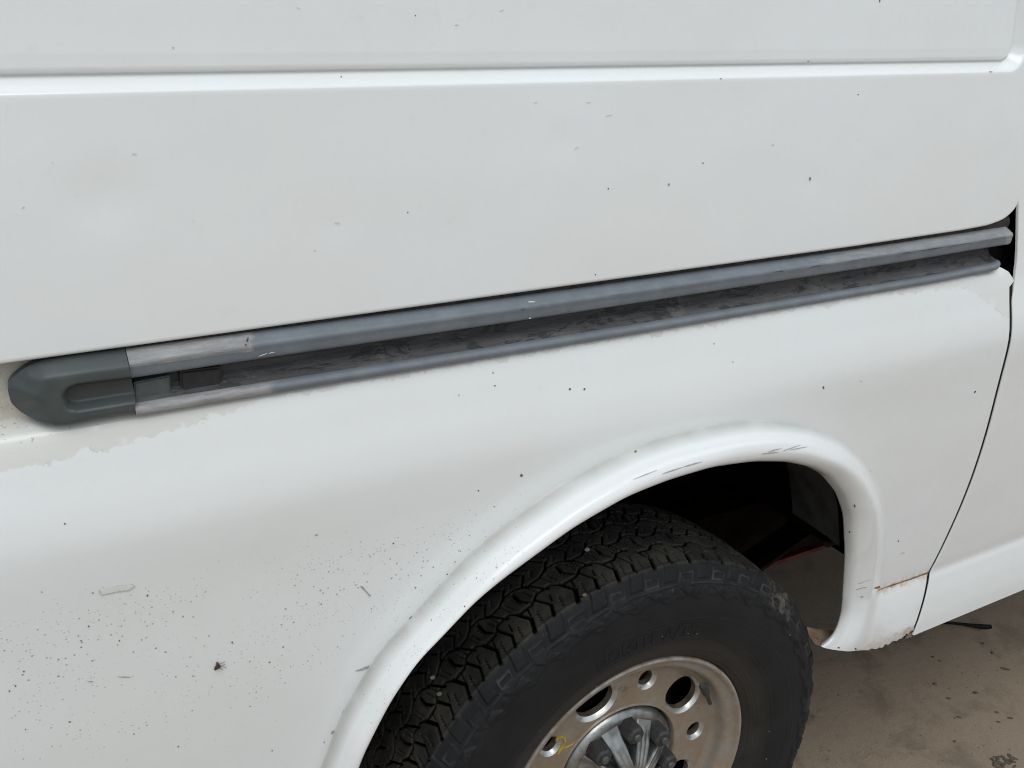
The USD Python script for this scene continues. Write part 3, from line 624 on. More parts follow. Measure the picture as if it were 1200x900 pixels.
# side wall relief: rib at r .360, biters outside it, teeth inside it
sw = V < n1
rr = pr[None, :, 0].repeat(NU, 0) * 1000
rel = 1.3 * sstep(1.6, 0.6, np.abs(rr - 359.5))
bx = (cc * 1.0 + (rr - 360) * 0.006) % 1.0
inb = sstep(.02, .05, bx) * sstep(.46, .43, bx) * sstep(361.5, 362.5, rr) * sstep(374.5, 373.5, rr)
inb2 = sstep(.05, .08, bx) * sstep(.42, .39, bx) * sstep(363.5, 364.5, rr) * sstep(372.5, 371.5, rr)
rel = rel + 1.1 * (inb - 0.75 * inb2)
bx2 = (cc - 0.5 + (rr - 360) * 0.006) % 1.0
rel = rel + 1.5 * sstep(.02, .05, bx2) * sstep(.40, .37, bx2) * sstep(363, 366, rr)
tx = (cc * 1.0 + 0.2 - (rr - 350) * 0.020) % 1.0
tooth = sstep(0.0, 0.05, tx) * sstep(0.55, 0.45, tx) * sstep(345, 347, rr) * sstep(357, 356, rr)
tx2 = (cc * 2.0 + 0.1 + (rr - 350) * 0.018) % 1.0
rel = rel + 1.9 * tooth + 0.7 * sstep(.1, .2, tx2) * sstep(.5, .4, tx2) * sstep(348, 350, rr) * sstep(357, 355, rr)
edge_w = 341 + 3.0 * np.sin(cc * 2 * np.pi) + 1.5 * np.sin(cc * 4 * np.pi + 1)
rel = rel + 1.5 * sstep(edge_w - 1.5, edge_w + 0.5, rr)
rel = rel + 0.7 * sstep(1.2, .4, np.abs(rr - 236)) + 0.5 * sstep(1.2, .4, np.abs(rr - 241)) + 0.6 * sstep(1.2, .4, np.abs(rr - 247)) + 0.7 * sstep(1.3, .4, np.abs(rr - 270)) + 0.6 * sstep(1.3, .4, np.abs(rr - 306)) + 0.35 * sstep(274, 275, rr) * sstep(303, 302, rr) + 0.5 * sstep(1.2, .4, np.abs(rr - 318)) * 0.5
dust = np.clip(sstep(1.4, .4, np.abs(rr - 359.5)) * 0.6 + (inb - inb2) * 0.9 + 0.35 * tooth * sstep(.4, .55, tx) + 0.5 * sstep(.03, 0, np.abs(tx - .02)) * sstep(345, 347, rr) * sstep(357, 356, rr), 0, 1) * sw
rel = rel * sw * 0.0016
tp = np.gradient(pr, axis=0); tp /= np.linalg.norm(tp, axis=1)[:, None]
nr_, ny_ = -tp[:, 1], tp[:, 0]
sgn = np.sign((nr_ * (pr[:, 0] - 0.30) + ny_ * (pr[:, 1] - 0.106)).sum()); nr_, ny_ = nr_ * sgn, ny_ * sgn
flip_ = (nr_ * (pr[:, 0] - 0.29) + ny_ * (pr[:, 1] - 0.106)) < 0
nr_[flip_] *= -1; ny_[flip_] *= -1
dd = rel - depth
Rr = Rr + dd * nr_[None]; Yy = Yy + dd * ny_[None]
TP = np.stack([Rr * np.cos(TH), Yy, HUBZ + Rr * np.sin(TH)], -1)
flat_z = TP[..., 2] < 0.001
TP[..., 2] = np.where(flat_z, 0.001, TP[..., 2])
tm = grid_mesh(TP, wrap_u=True)
fi = NU // 4 * (len(pr) - 1) + n1 + 60
if (tm.face_normals[fi] * (tm.triangles_center[fi] - [0, .1, HUBZ])).sum() < 0: tm.invert()
def tyre_mat():
    m = Mat(); p, x, y, z = m.pos()
    a = m.noise(p, 14.0, 5.0, 0.65); b = m.noise(p, 120.0, 4.0, 0.7)
    rx = m.math('sqrt', m.math('add', m.math('multiply', x, x), m.math('power', m.math('absolute', m.math('subtract', z, HUBZ)), 2.0)))
    col = m.mix(m.step(a, 0.3, 0.7), (0.0070, 0.0074, 0.0084), (0.0125, 0.0128, 0.0138))
    tread = m.mul(m.step(rx, 0.374, 0.380), m.step(y, 0.0, 0.010))
    col = m.mix(m.mul(tread, m.step(a, 0.35, 0.7, 0.25, 0.9)), col, (0.072, 0.066, 0.053))
    col = m.mix(m.mul(m.step(b, 0.58, 0.75), m.step(rx, 0.33, 0.36), 0.45), col, (0.085, 0.080, 0.070))
    bead = m.mul(m.step(rx, 0.29, 0.24, 0, 1), m.step(a, 0.2, 0.6, 0.4, 1.0))
    col = m.mix(m.mul(bead, 0.6), col, (0.042, 0.035, 0.028))
    # tan mud dried on the shoulder at the front of the wheel
    mud = m.mul(m.step(m.math('arctan2', m.math('subtract', z, HUBZ), x), 0.62, 0.70), m.step(m.math('arctan2', m.math('subtract', z, HUBZ), x), 0.92, 0.80, 0, 1), m.step(rx, 0.345, 0.362), m.step(m.noise(p, 55.0, 5.0, 0.7), 0.45, 0.62))
    col = m.mix(m.mul(mud, 0.7), col, (0.15, 0.13, 0.10))
    spk = m.add('voronoi_texture', vector=p, scale=60.0)
    rnd = m.add('separate_color', color=spk + 'color')
    dot = m.mul(m.math('less_than', spk + 'distance', m.math('multiply', rnd + 'g', 0.085)), m.math('less_than', rnd + 'r', 0.16))
    col = m.mix(m.mul(dot, 0.75), col, (0.36, 0.34, 0.31))
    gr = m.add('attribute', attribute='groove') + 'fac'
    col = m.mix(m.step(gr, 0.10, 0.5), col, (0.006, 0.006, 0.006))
    du = m.add('attribute', attribute='dust') + 'fac'
    col = m.mix(m.mul(du, m.step(m.noise(p, 30.0, 3.0), 0.36, 0.65), 0.65), col, (0.085, 0.085, 0.084))
    bn = m.add('bump', height=b, strength=1.0, distance=0.0004) + 'normal'
    return m.make('tyre_rubber', m.add('principled_bsdf', base_color=col, roughness=m.step(a, 0.2, 0.8, 0.52, 0.68), specular_ior_level=m.math('multiply_add', gr, -0.24, 0.26), normal=bn) + 'BSDF')
TYRE = tyre_mat()
tyre_path = part('tyre', tm, TYRE, WH, smooth=True)
UsdGeom.PrimvarsAPI(stage.GetPrimAtPath(tyre_path)).CreatePrimvar('dust', T.FloatArray, 'vertex').Set(dust.ravel().astype(np.float32).tolist())
UsdGeom.PrimvarsAPI(stage.GetPrimAtPath(tyre_path)).CreatePrimvar('groove', T.FloatArray, 'vertex').Set(g.ravel().astype(np.float32).tolist())
# raised lettering, faint, black on black
def sidewall_text(txt, a_mid, r0, h, bold=True):
    t = meshkit.text_mesh(txt, h, 0.0016, bold)
    t = t.subdivide_to_size(0.006); vv = t.vertices.copy(); w = vv[:, 0].max()
    f = CubicSpline(side_p[:, 0], side_p[:, 1])
    r = r0 + vv[:, 1]; ang = a_mid - (vv[:, 0] - w / 2) * 1.0 / (r0 + h / 2)
    t.vertices = np.stack([r * np.cos(ang), f(r) + 0.0002 - vv[:, 2], HUBZ + r * np.sin(ang)], -1)
    trimesh.repair.fix_normals(t)
    return t
LET = simple('letter_rubber', (0.0125, 0.013, 0.014), spec=0.25, rough=0.6, var=0.3, scale=60)
part('sidewall_lettering', sidewall_text('NORTH  A/TS', math.radians(91), 0.278, 0.021), LET, WH, smooth=False)

# rim
def rim_mat():
    m = Mat(); p, x, y, z = m.pos()
    a = m.noise(p, 26.0, 5.0, 0.65); b = m.noise(p, 180.0, 4.0, 0.7)
    dust = m.step(a, 0.25, 0.62, 0.62, 0.97)
    col = m.mix(dust, (0.50, 0.48, 0.44), (0.225, 0.168, 0.113))
    col = m.mix(m.mul(m.step(b, 0.62, 0.72), 0.4), col, (0.16, 0.125, 0.09))
    rr_ = m.math('sqrt', m.math('add', m.math('multiply', x, x), m.math('power', m.math('absolute', m.math('subtract', z, 0.390)), 2.0)))
    gk = m.mul(m.step(rr_, 0.186, 0.194), m.step(m.noise(p, 20.0, 5.0, 0.7), 0.42, 0.60), 0.6)
    col = m.mix(gk, col, (0.255, 0.245, 0.230))
    col = m.mix(m.mul(m.step(m.noise(p, 90.0, 4.0, 0.7), 0.56, 0.68), m.step(m.noise(p, 11.0, 3.0), 0.45, 0.6), 0.6), col, (0.11, 0.085, 0.06))
    col = m.mix(m.mul(m.step(rr_, 0.2185, 0.2215), m.step(m.noise(p, 35.0, 4.0), 0.4, 0.6), 0.6), col, (0.45, 0.43, 0.40))
    met = m.math('multiply_add', dust, -0.95, 0.98)
    return m.make('dusty_alloy', m.add('principled_bsdf', base_color=col, metallic=met, roughness=m.step(a, 0.2, 0.8, 0.36, 0.52), normal=m.add('bump', height=b, strength=1.0, distance=0.0002) + 'normal') + 'BSDF')
RIM = rim_mat()
BEVEL = simple('machined_alloy', (0.62, 0.60, 0.57), rough=0.3, metal=0.85, var=0.35, scale=50)
CHROME = simple('hub_steel', (0.34, 0.34, 0.32), rough=0.29, metal=0.9, var=0.5, scale=45, bump=0.0003, bscale=120)
WALLM = simple('hole_wall_grime', (0.13, 0.10, 0.075), rough=0.7, var=0.6, scale=60)
STUD = simple('stud_grey', (0.13, 0.13, 0.12), rough=0.5, metal=0.5, var=0.5, scale=200)
NUT = simple('nut_black', (0.035, 0.034, 0.033), rough=0.55, var=0.5, scale=150, bump=0.0008, bscale=300)
FACE_Y = 0.040
lip_prof = spline([(0.2205, 0.020), (0.2235, 0.006), (0.2228, 0.0012), (0.2205, -0.0005), (0.2170, 0.0008), (0.2130, 0.0060), (0.2080, 0.0095), (0.2030, 0.0110), (0.1985, 0.0150), (0.1955, 0.0250), (0.1925, 0.0340), (0.1885, 0.0375), (0.1850, FACE_Y)], 60)
part('rim', join([lathe(lip_prof, 260)]), RIM, WH, smooth=40)
holes = []
def hole_poly(ang, r, rx, rt, n=40, sq=2.3):
    t = np.linspace(0, 2 * np.pi, n, endpoint=False)
    a_ = np.sign(np.cos(t)) * np.abs(np.cos(t)) ** (2 / sq) * rx; b_ = np.sign(np.sin(t)) * np.abs(np.sin(t)) ** (2 / sq) * rt
    e = np.array([math.cos(ang), math.sin(ang)]); f = np.array([-e[1], e[0]])
    return np.outer(r + a_, e) + np.outer(b_, f)
STEP = 2 * np.pi / 10
base_a = math.radians(108.5)
for k in range(10):
    an = base_a - k * STEP
    holes.append((hole_poly(an, 0.1525, 0.0285, 0.0335, sq=2.15) if k % 2 == 0 else hole_poly(an, 0.1570, 0.0130, 0.0130), k % 2 == 0))
disc = Point(0, 0).buffer(0.1855, quad_segs=60).difference(Point(0, 0).buffer(0.112, quad_segs=60))
BEV = 0.0055
face = disc
for h, big in holes: face = face.difference(Polygon(h).buffer(BEV))
fm = trimesh.creation.extrude_polygon(face, 0.012, engine='earcut')
w = fm.vertices.copy(); fm.vertices = np.stack([w[:, 0], FACE_Y + 0.012 - w[:, 2], HUBZ + w[:, 1]], -1); fm.invert()
part('wheel_face', fm, RIM, WH, smooth=20)
for h, big in holes:
    hp = Polygon(h); o = resample(np.array(hp.buffer(BEV).exterior.coords), 0.002); o = o[:-1]
    c0 = np.array(hp.centroid.coords[0])
    i1 = []
    for q in o:
        d = q - c0; L = np.linalg.norm(d); i1.append(c0 + d * (1 - BEV / L))
    i1 = np.array(i1)
    rows = [(o, FACE_Y + 0.0), (o * .55 + i1 * .45, FACE_Y + 0.0022), (i1, FACE_Y + 0.006)]
    P = np.stack([np.stack([q[:, 0], np.full(len(q), y), HUBZ + q[:, 1]], -1) for q, y in rows], 1)
    m = grid_mesh(P, wrap_u=True)
    cn = np.array([c0[0], 0, HUBZ + c0[1]])
    if ((m.triangles_center - cn)[:, [0, 2]] * m.face_normals[:, [0, 2]]).sum() > 0: m.invert()
    part('hole_bevel', m, BEVEL, WH, smooth=30)
    P = np.stack([np.stack([q[:, 0], np.full(len(q), y), HUBZ + q[:, 1]], -1) for q, y in ((i1, FACE_Y + 0.006), (i1, FACE_Y + 0.017))], 1)
    m = grid_mesh(P, wrap_u=True)
    if ((m.triangles_center - cn)[:, [0, 2]] * m.face_normals[:, [0, 2]]).sum() > 0: m.invert()
    part('hole_wall', m, WALLM, WH, smooth=30)
part('brake_drum', lathe([(0.02, 0.105), (0.150, 0.105), (0.163, 0.115), (0.166, 0.18)], 90), simple('drum_rust', (0.020, 0.014, 0.011), rough=0.85, var=0.5, scale=25), WH, smooth=30)
# hub bowl, cap ring, lug nuts, ribs
bowl = spline([(0.114, FACE_Y), (0.1120, 0.0375), (0.1100, 0.045), (0.1092, 0.058)], 14)
part('hub_bowl', lathe(bowl, 120), RIM, WH, smooth=40)
ring = np.vstack([spline([(0.1070, 0.060), (0.1066, 0.049), (0.1045, 0.0415), (0.0995, 0.0355), (0.0940, 0.0325), (0.0885, 0.0320), (0.0845, 0.0345)], 24), [(0.0825, 0.040), (0.045, 0.040), (0.040, 0.030), (0.001, 0.030)]])
HC = part('hub_cap', lathe(ring, 140), CHROME, WH, smooth=35)
nut_ends = []
nut_a0 = math.radians(129.6)
for k in range(8):
    an = nut_a0 - k * np.pi / 4
    prof = [(0.0, 0.054), (0.0160, 0.054), (0.0158, 0.014), (0.0148, 0.008), (0.0115, 0.0045), (0.0, 0.004)]
    nn = 18; t = np.linspace(0, 2 * np.pi, nn, endpoint=False)
    P = np.stack([np.stack([p_[0] * np.cos(t) * (1 + 0.05 * np.cos(6 * t)), np.full(nn, p_[1]), p_[0] * np.sin(t) * (1 + 0.05 * np.cos(6 * t))], -1) for p_ in prof], 0)
    m = grid_mesh(P, wrap_v=True); trimesh.repair.fix_normals(m)
    m.apply_translation([0.0805 * math.cos(an), 0, HUBZ + 0.0805 * math.sin(an)])
    LN = part('lug_nut', m, NUT, WH, smooth=30)
    sd_ = lathe([(0.0065, 0.006), (0.0065, 0.0022), (0.0055, 0.001), (0.0001, 0.0008)], 16); sd_.apply_translation([0.0805 * math.cos(an), 0, 0.0805 * math.sin(an)])
    nut_ends.append(sd_)
    # rib of the cap between two nuts, fluted
    ar_ = an - np.pi / 8
    L = np.linspace(0.026, 0.092, 14); wv = np.linspace(-1, 1, 33)
    Lg, Wg = np.meshgrid(L, wv, indexing='ij')
    wid = np.interp(Lg, [0.026, 0.06, 0.092], [0.0105, 0.0140, 0.0185])
    yy = np.interp(Lg, [0.026, 0.032, 0.060, 0.085, 0.092], [-0.003, -0.002, 0.012, 0.029, 0.0335]) - 0.0016 * np.abs(np.cos(Wg * np.pi * 1.5)) * sstep(0.085, 0.045, Lg) + 0.0045 * np.clip(np.abs(Wg) - 0.85, 0, 1) / 0.15
    e = np.array([math.cos(ar_), math.sin(ar_)]); f = np.array([-e[1], e[0]])
    P = np.stack([Lg * e[0] + Wg * wid * f[0], yy, HUBZ + Lg * e[1] + Wg * wid * f[1]], -1)
    sk1 = np.concatenate([P[:, :1] + [0, .03, 0], P, P[:, -1:] + [0, .03, 0]], 1)
    m = grid_mesh(np.concatenate([sk1[:1] * [1, 0, 1] + [0, .045, 0], sk1], 0))
    if m.face_normals[len(m.faces) // 4][1] > 0: m.invert()
    part('cap_rib', m, CHROME, WH, smooth=40)
for sd_ in nut_ends: part('stud_end', sd_, STUD, WH, smooth=30)
part('cap_centre', lathe([(0.029, 0.034), (0.028, 0.004), (0.024, 0.001), (0.018, 0.000), (0.001, 0.000)], 60), CHROME, WH, smooth=30)
# valve
vb, vt = at([(832, 824)], 0.026)[0], at([(824, 803)], 0.006)[0]
vp = np.array([vb, vb * .6 + vt * .4, vb * .58 + vt * .42, vb * .15 + vt * .85, vt])
part('valve_stem', tube(resample(vp, 0.002), np.interp(np.linspace(0, 1, len(resample(vp, .002))), [0, .35, .45, .6, .95, 1], [.0034, .0034, .0042, .0068, .0072, .005]), 12), NUT, WH)
YEL = simple('yellow_chalk', (0.50, 0.33, 0.04), rough=0.8, var=0.4, scale=200)
def rim_y(q):
    r = np.hypot(q[:, 0], q[:, 2] - HUBZ); o = np.argsort(lip_prof[:, 0])
    return np.where(r > 0.186, np.interp(r, lip_prof[o, 0], lip_prof[o, 1]), FACE_Y)
def paint_line(px, w):
    y = 0.02
    q = at(px, np.full(len(px), y))
    for _ in range(10): q = at(px, 0.5 * q[:, 1] + 0.5 * rim_y(q))
    s = spline(q, 30); s[:, 1] = rim_y(s) - 0.0002
    return tube(s, w, 6)
part('paint_mark', join([paint_line([(652, 868), (654, 864.5), (658, 863.5), (661.5, 866), (662, 870), (658.5, 875), (655, 880), (654, 884)], 0.0021), paint_line([(655, 881), (661, 876.5), (667, 874), (672, 870)], 0.0014)]), YEL, WH, label='yellow chalk squiggle on the dusty rim')

# ------------------------------------------------------------------ marks on the paint: thin chips and scratches that follow the panel
def panel_point(px, upper):
    return on_up(px) if upper else on_low(px)
flare_tri = trimesh.Trimesh(flare.vertices, flare.faces, process=False)
def on_flare(px):
    d = ray(px); o = np.tile(CAM, (len(d), 1))
    loc, ri, _ = flare_tri.ray.intersects_location(o, d, multiple_hits=True)
    best = {}
    for l, i in zip(loc, ri):
        t = np.linalg.norm(l - CAM)
        if i not in best or t < best[i][0]: best[i] = (t, l)
    return np.array([best[i][1] if i in best else [np.nan] * 3 for i in range(len(d))])
def chip(px_poly, where, mat, name='paint_chip', lift=0.0006, parent=VAN, label=None, rag=0.0):
    px_poly = np.asarray(px_poly, float)
    if rag:
        px_poly = resample(np.vstack([px_poly, px_poly[:1]]), 2.0)[:-1]; px_poly = px_poly + rng.normal(0, rag, px_poly.shape)
    q = on_flare(px_poly) if where == 'flare' else panel_point(px_poly, where == 'up')
    if np.isnan(q).any(): return
    q = q + (CAM - q) / np.linalg.norm(CAM - q, axis=1)[:, None] * lift
    c_ = q.mean(0); n = len(q)
    V_ = np.vstack([q, c_[None], q + np.array([0, lift * 0.5, 0])])
    f = [(n, i, (i + 1) % n) for i in range(n)] + [(i, n + 1 + i, (i + 1) % n) for i in range(n)] + [((i + 1) % n, n + 1 + i, n + 1 + (i + 1) % n) for i in range(n)]
    m = trimesh.Trimesh(V_, f, process=False)
    if m.face_normals[0][1] > 0: m.invert()
    part(name, m, mat, parent, smooth=False, label=label)
def blob(cx, cy, rx, ry=None, ang=0.0, n=9):
    rx *= 0.66; ry = ry and ry * 0.66
    ry = ry or rx; t = np.linspace(0, 2 * np.pi, n, endpoint=False); k = rng.uniform(0.7, 1.2, n)
    a, b = np.cos(t) * rx * k, np.sin(t) * ry * k; ca, sa = math.cos(ang), math.sin(ang)
    return np.stack([cx + a * ca - b * sa, cy + a * sa + b * ca], -1)
for x, y, r in ((400, 90, 1.3), (487, 18, 1.1), (713, 221, 1.2), (824, 191, 1.1), (947, 72, 1.2), (845, 92, 1.1), (478, 249, 1.1), (698, 322, 1.1), (203, 56, 1.0), (369, 294, 1.0), (1006, 111, 1.0), (906, 170, .9)):
    chip(blob(x, y, r), 'up', CHIPD)
chip(blob(949.5, 209.5, 1.3, 3.4), 'up', CHIPD); chip(blob(784, 216, 1.6, 2.6, .3), 'up', CHIPG); chip(blob(1161, 84, 3.2, .9), 'up', CHIPD); chip(blob(1031, 1, 1.2, 3), 'up', CHIPD)
for x, y, a, b, an in ((350, 9, 4, .7, .3), (535, 29, 5, .7, -.1), (157, 180, 5, .8, -.1), (27, 243, 4, .8, -.5), (395, 261, 8, .8, .1), (714, 135, 8, .6, -.25), (676, 173, 6, .6, -.5), (226, 259, 2, 1, .2), (62, 190, 2, .8, 0), (588, 12, 4, .7, -.4), (690, 120, 5, .5, .05), (628, 120, 3, .5, 0)):
    chip(blob(x, y, a * .8, b * .55, an), 'up', SCR, 'scratch')
for x, y, r in ((580, 452, 1.5), (578, 437, 1.2), (561, 575, 1.3), (538, 463, .9), (996, 623, 1.5), (1053, 634, 1.3), (859, 424, 1), (837, 403, 1), (76, 614, 1.6), (49, 694, 1.1), (1143, 459, 1.5), (272, 753, 1.6), (166, 750, 1.1), (487, 689, 1.2), (319, 880, 1.3), (461, 637, 1.5), (109, 695, 1.2), (173, 698, 1.6), (104, 734, 1.4), (95, 751, 1.3), (140, 751, 1.3), (18, 804, 1.6), (28, 787, 1.5), (11, 810, 1.4), (209, 875, 1.2), (30, 855, 1.2), (1020, 552, 1), (1009, 447, .9)):
    chip(blob(x, y, r), 'low', CHIPD)
for x, y, r in ((668, 456, 1.9), (685, 456, 1.9)): chip(blob(x, y, r), 'low', CHIPD)
chip(blob(611.3, 557, 2.6), 'low', CHIPR); chip(blob(965, 454, 1.7, 2.8), 'low', CHIPD); chip(blob(371, 627, 3, 1.3), 'low', CHIPG); chip(blob(1142.5, 459.5, 1.2, 2.2, .6), 'low', CHIPD)
chip([(422, 687), (424, 686.5), (435, 698.5), (433.5, 699.5)], 'low', CHIPG, 'scratch', rag=.25)
chip(blob(146, 793.5, 11.5, 1.0, .03), 'low', CHIPG, 'scratch'); chip(blob(106, 798.8, 6, .9, -.02), 'low', CHIPG, 'scratch')
chip([(416, 787), (424, 783), (433, 779.5), (432, 783.5), (425, 786)], 'low', CHIPG, 'scratch', rag=.3)
chip(blob(403, 834, 2, 7, .5), 'low', CHIPG, 'scratch'); chip(blob(390, 858, 2.2, 5, .7), 'low', CHIPG, 'scratch')
chip(blob(1058, 648, 3.5, .8, -.3), 'low', CHIPG, 'scratch'); chip(blob(380, 870, 1.2, 1.2), 'low', CHIPD)
chip(blob(481, 724, .8, 3.5, .75), 'flare', CHIPD)
chip([(115, 692), (121, 688), (140, 686), (157, 684.5), (158.5, 689), (152, 692.5), (134, 695), (119, 698.2)], 'low', PRIMERE, 'primer_patch', lift=.0005, rag=.45, label='pale yellowish bare patch on the lower panel')
chip([(117, 692), (122, 689.2), (140, 687.3), (156, 685.8), (157, 688.6), (151, 691.5), (134, 693.8), (120, 696.6)], 'low', PRIMER, 'primer_patch', lift=.0009, rag=.35)
for x, y, r in ((745, 529, 2.0), (878, 492, 1.7)): chip(blob(x, y, r), 'flare', CHIPD)
for x, y, a, b in ((1001.5, 593, 1.6, 2.8), (995.5, 623.5, 1.4, 1.9), (1024, 758, 1.6, 1.2)): chip(blob(x, y, a, b, -.4), 'flare', CHIPD)
chip(blob(1003, 760.5, 2, 1.8), 'flare', CHIPR); RUSTO = simple('rust_orange', (0.36, 0.15, 0.035), rough=0.8, var=0.5, scale=300)
for wh_ in ('flare', 'low'): chip(blob(1028, 688.5, 6.5, 2.2, -.25), wh_, RUSTO, 'rust_spot', label='orange rust spot at the rear end of the sill seam'); chip(blob(983, 759, 1.8, 1.3), 'flare', CHIPD); chip(blob(1020, 757, 3.5, 1.4, -.15), 'flare', CHIPD)
for p0, p1, w in (((776, 555.5), (800, 547.5), .55), ((800, 547.5), (823, 541), .55), ((893, 532), (912, 530), .5), ((900, 529.5), (916, 525.5), .45), ((918, 528.5), (938, 521.5), .45), ((926, 527.5), (946, 523.5), .4), ((742, 562), (770, 551), .3), ((1006, 684), (1024, 678), .45), ((1003, 691), (1016, 688), .45), ((1008, 700), (1012, 699), .7)):
    p0, p1 = np.array(p0), np.array(p1); d = (p1 - p0) / np.linalg.norm(p1 - p0); nn_ = np.array([-d[1], d[0]])
    t = np.linspace(0, 1, 8)[:, None]; l = p0 + (p1 - p0) * t
    chip(np.vstack([l + nn_ * w * (0.4 + np.sin(np.pi * t)), (l - nn_ * w * (0.4 + np.sin(np.pi * t)))[::-1]]), 'flare', CHIPG, 'scratch', rag=0)
# dense tiny specks on the swell of the flare
sp_m = []
for k in range(230):
    t = rng.uniform(0, 1); x = np.interp(t, [0, .35, .75, 1], [420, 500, 570, 622]) + rng.normal(0, 9); y = np.interp(t, [0, .35, .75, 1], [850, 742, 665, 632]) + rng.normal(0, 9)
    if meshkit.noise(np.array([x / 16, y / 16, 0.]), 8) < 0.42: continue
    q = on_flare(blob(x, y, rng.uniform(.35, .85), n=5))
    if np.isnan(q).any(): continue
    q = q + (CAM - q) / np.linalg.norm(CAM - q, axis=1)[:, None] * 0.0005
    sp_m.append(trimesh.Trimesh(q, [(0, 1, 2), (0, 2, 3), (0, 3, 4)], process=False))
part('paint_specks', join(sp_m), CHIPG, VAN, smooth=False, kind='stuff')
# white and dark nicks on the bar
def bar_chip(cx, cy, a, b, an, mat):
    q = at(blob(cx, cy, a, b, an), -0.0296); 
    m = trimesh.Trimesh(np.vstack([q, q.mean(0)[None] - [0, .0003, 0]]), [(len(q), i, (i + 1) % len(q)) for i in range(len(q))], process=False)
    if m.face_normals[0][1] > 0: m.invert()
    part('rail_nick', m, mat, VAN, smooth=False)
bar_chip(623, 353.8, 6, 1.1, -.05, CHIPW); bar_chip(613, 362.5, 5, 1.2, -.1, CHIPD); bar_chip(621, 373, 2.6, .9, -.3, CHIPW)
bar_chip(308, 416, 9, .6, -.35, CHIPW); bar_chip(318, 413.5, 6, .5, -.2, CHIPW)
bar_chip(290, 398, 2.5, 4.5, .3, CHIPD); bar_chip(288, 404, 1.8, 2.0, .3, CHIPD)

# ------------------------------------------------------------------ small things that are not the van
# the insect that sits on the panel
ic = on_low([(254.0, 779.5)])[0]
INSB = simple('insect_brown', (0.085, 0.035, 0.012), rough=0.6, var=0.6, scale=500)
IB = thing('insect', 'tiny rust brown insect clinging to the lower white panel', 'insect', ic)
P0 = lambda dx, dz_, dy=0.0: np.array([dx, -0.0012 + dy, dz_]) * 1.0
th_ = tube(np.array([P0(-.0028, -.0040), P0(-.0012, -.0018, -.0008), P0(.0006, .0004, -.0012), P0(.0010, .0028, -.0006), P0(.0002, .0050)]), np.array([.0008, .0017, .0022, .0016, .0004]), 10)
part('body', th_, INSB, IB, smooth=40)
part('wing', trimesh.Trimesh([P0(-.0026, -.0044, -.001), P0(.0030, -.0030, -.0014), P0(.0036, .0006, -.0018), P0(.0006, .0028, -.0016), P0(.0, -.0005, -.0030)], [(0, 1, 4), (1, 2, 4), (2, 3, 4), (3, 0, 4)], process=False), INSB, IB, smooth=False)
for a, b in (((.002, .001), (.0085, .0018)), ((.002, -.001), (.0085, -.0018)), ((.002, -.0025), (.0050, -.0080)), ((.003, -.0015), (.0092, -.0060))):
    part('leg', tube(np.array([P0(*a), P0((a[0] + b[0]) / 2, (a[1] + b[1]) / 2 + .0006, -.0008), P0(*b, .0006)]), .00022, 5), INSB, IB)
# pebbles wedged in the tread
tri_t = trimesh.Trimesh(TP[:, n1 - 20:n2 + 4].reshape(-1, 3), grid_faces(NU, n2 + 4 - n1 + 20, wrap_u=True), process=False)
def first_hit(px, mesh_pts):
    d = ray([px])[0]; d /= np.linalg.norm(d); w = mesh_pts - CAM; t = w @ d; perp = np.linalg.norm(w - t[:, None] * d, axis=1)
    near = perp < 0.0018
    return CAM + d * t[near].min() if near.any() else None
STONE = simple('pale_stone', (0.34, 0.315, 0.26), rough=0.8, var=0.4, scale=200)
STONE2 = simple('olive_stone', (0.20, 0.185, 0.115), rough=0.8, var=0.4, scale=200)
tv = TP[:, n1 - 20:n2 + 4].reshape(-1, 3)
for (px, r, lab, mt) in (((688, 644), .0036, 'pale pebble wedged high in the tread, the largest one near the top of the tyre', STONE), ((507, 794), .0032, 'white pebble wedged in the tread close to the arch edge, left of the others', STONE), ((515, 813), .0034, 'yellowish flat pebble in a cross groove of the tread, below the white pebble', STONE2), ((585, 674), .0034, 'dull tan pebble in the tread groove right beside the arch edge', STONE2), ((685, 697), .0028, 'small olive stone lodged at the shoulder of the tread, right of the others', STONE2)):
    h = first_hit(px, tv)
    if h is None: print('miss', px); continue
    s = trimesh.creation.icosphere(2, 1.0); k = 1 + 0.35 * (meshkit.noise(s.vertices * 1.6 + px[0], 3) - .5)
    s.vertices = s.vertices * k[:, None] * np.array([r * 1.3, r, r * 0.85]) + h + (CAM - h) / np.linalg.norm(CAM - h) * r * 0.2
    part('pebble', s, mt, label=lab, cat='pebble', smooth=True)
# black hose end that lies on the ground below the sill
h0 = at_ground([(1080, 727), (1100, 729.0), (1120, 730.5), (1140, 733), (1152, 734.3), (1161, 734.2)], 0.012)
part('black_strap', tube(spline(h0, 40), np.interp(np.linspace(0, 1, 40), [0, .6, .85, 1], [.0035, .0038, .0065, .006]), 10), BLACKGAP, label='thin black strap lying on the ground beneath the sill', cat='strap')
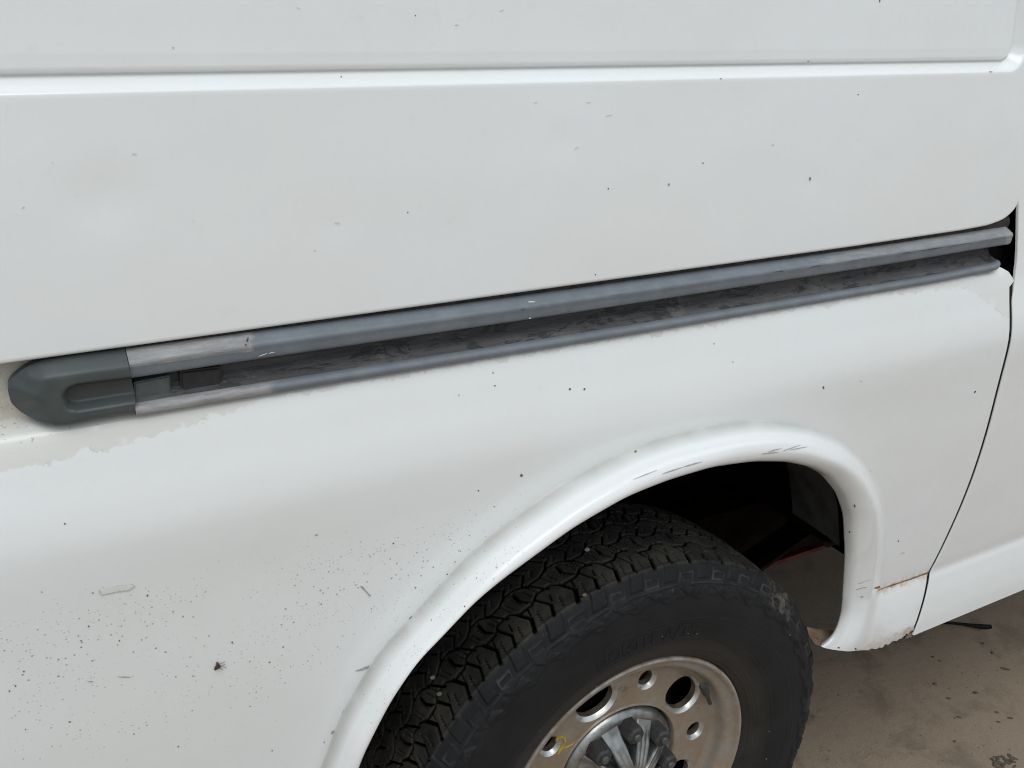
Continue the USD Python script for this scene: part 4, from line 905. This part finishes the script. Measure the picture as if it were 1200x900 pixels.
# crumbs of dirt and leaf on the ground
DIRT = simple('dirt_crumb', (0.105, 0.082, 0.060), rough=0.9, var=0.5, scale=80)
labs = {0: 'long dark flake of dirt on the ground, the highest beside the frame edge', 1: 'dark crumb on the ground midway between the sill and the bottom edge', 2: 'small dark crumb low on the ground near the tyre side'}
crumbs = [((1178, 784), 8, 2.2), ((1143, 812), 5, 2.6), ((1119, 868), 3, 2), ((1163, 765), 3, 2.4), ((1184, 842), 5, 2), ((1170, 846), 4, 1.6), ((1124, 840), 5, 1.6), ((1112, 818), 4, 2), ((1168, 835), 4, 1.6), ((1152, 754), 3, 1.6), ((1093, 770), 3, 1.5), ((1101, 775), 3, 1.2), ((1096, 801), 4, 2.4)]
for k, (px, a, b) in enumerate(crumbs):
    c0 = at_ground([px])[0]; e1 = (at_ground([(px[0] + a, px[1] + a * .2)])[0] - c0); e2 = (at_ground([(px[0], px[1] + b)])[0] - c0)
    c0[2] = ground_z(c0[0], c0[1])
    s = trimesh.creation.icosphere(2, 1.0); kk = 1 + 0.7 * (meshkit.noise(s.vertices * 2 + k * 7.3, 5) - .5)
    w = s.vertices * kk[:, None]; hh = np.clip(np.linalg.norm(e2) * 0.35, .001, .004)
    s.vertices = c0 + w[:, :1] * e1 * 0.7 + w[:, 1:2] * e2 * 0.55 + w[:, 2:] * np.array([0, 0, hh]); trimesh.repair.fix_normals(s)
    if k < 2: part('dirt_crumb', s, DIRT, label=labs[k], cat='dirt crumb', smooth=True)
    else: part('dirt_crumb', s, DIRT, label='small dark crumb of dirt on the brown ground beside the van', cat='dirt crumb', group='dark crumbs of dirt on the ground', smooth=True)
gr_m = []
for k in range(420):
    q = np.array([rng.uniform(0.35, 1.55), rng.uniform(-0.25, 0.75), 0.0]); q[2] = ground_z(q[0], q[1]) + 0.0004
    s = trimesh.creation.icosphere(0, 1.0); s.vertices = s.vertices * rng.uniform(.6, 1.3, (len(s.vertices), 1)) * rng.uniform(.0006, .0022) * np.array([1.2, 1, .7]) + q; gr_m.append(s)
GRIT = simple('ground_grit', (0.20, 0.165, 0.13), rough=0.9, var=0.7, scale=30, tint=(0.07, 0.055, 0.045))
part('ground_grit', join(gr_m), GRIT, label='loose fine grit scattered over the brown ground', kind='stuff', cat='grit', smooth=True)
cl = at_ground([(1172, 890)])[0]
lf = []
for k in range(26):
    q = at_ground([(1172 + rng.uniform(-16, 20), 890 + rng.uniform(-5, 9))])[0]; q[2] = ground_z(q[0], q[1]) + 0.001
    s = trimesh.creation.icosphere(1, 1.0); s.vertices = s.vertices * (1 + .8 * (meshkit.noise(s.vertices * 2 + k * 3.1, 9) - .5))[:, None] * np.array([rng.uniform(.004, .009), rng.uniform(.002, .005), .0013]); s.apply_transform(trimesh.transformations.rotation_matrix(rng.uniform(0, 3), [0, 0, 1])); s.apply_translation(q); lf.append(s)
part('mud_clump', join(lf), DIRT, label='flat crumbled clump of dark mud at the bottom right of the ground', cat='mud', smooth=True)
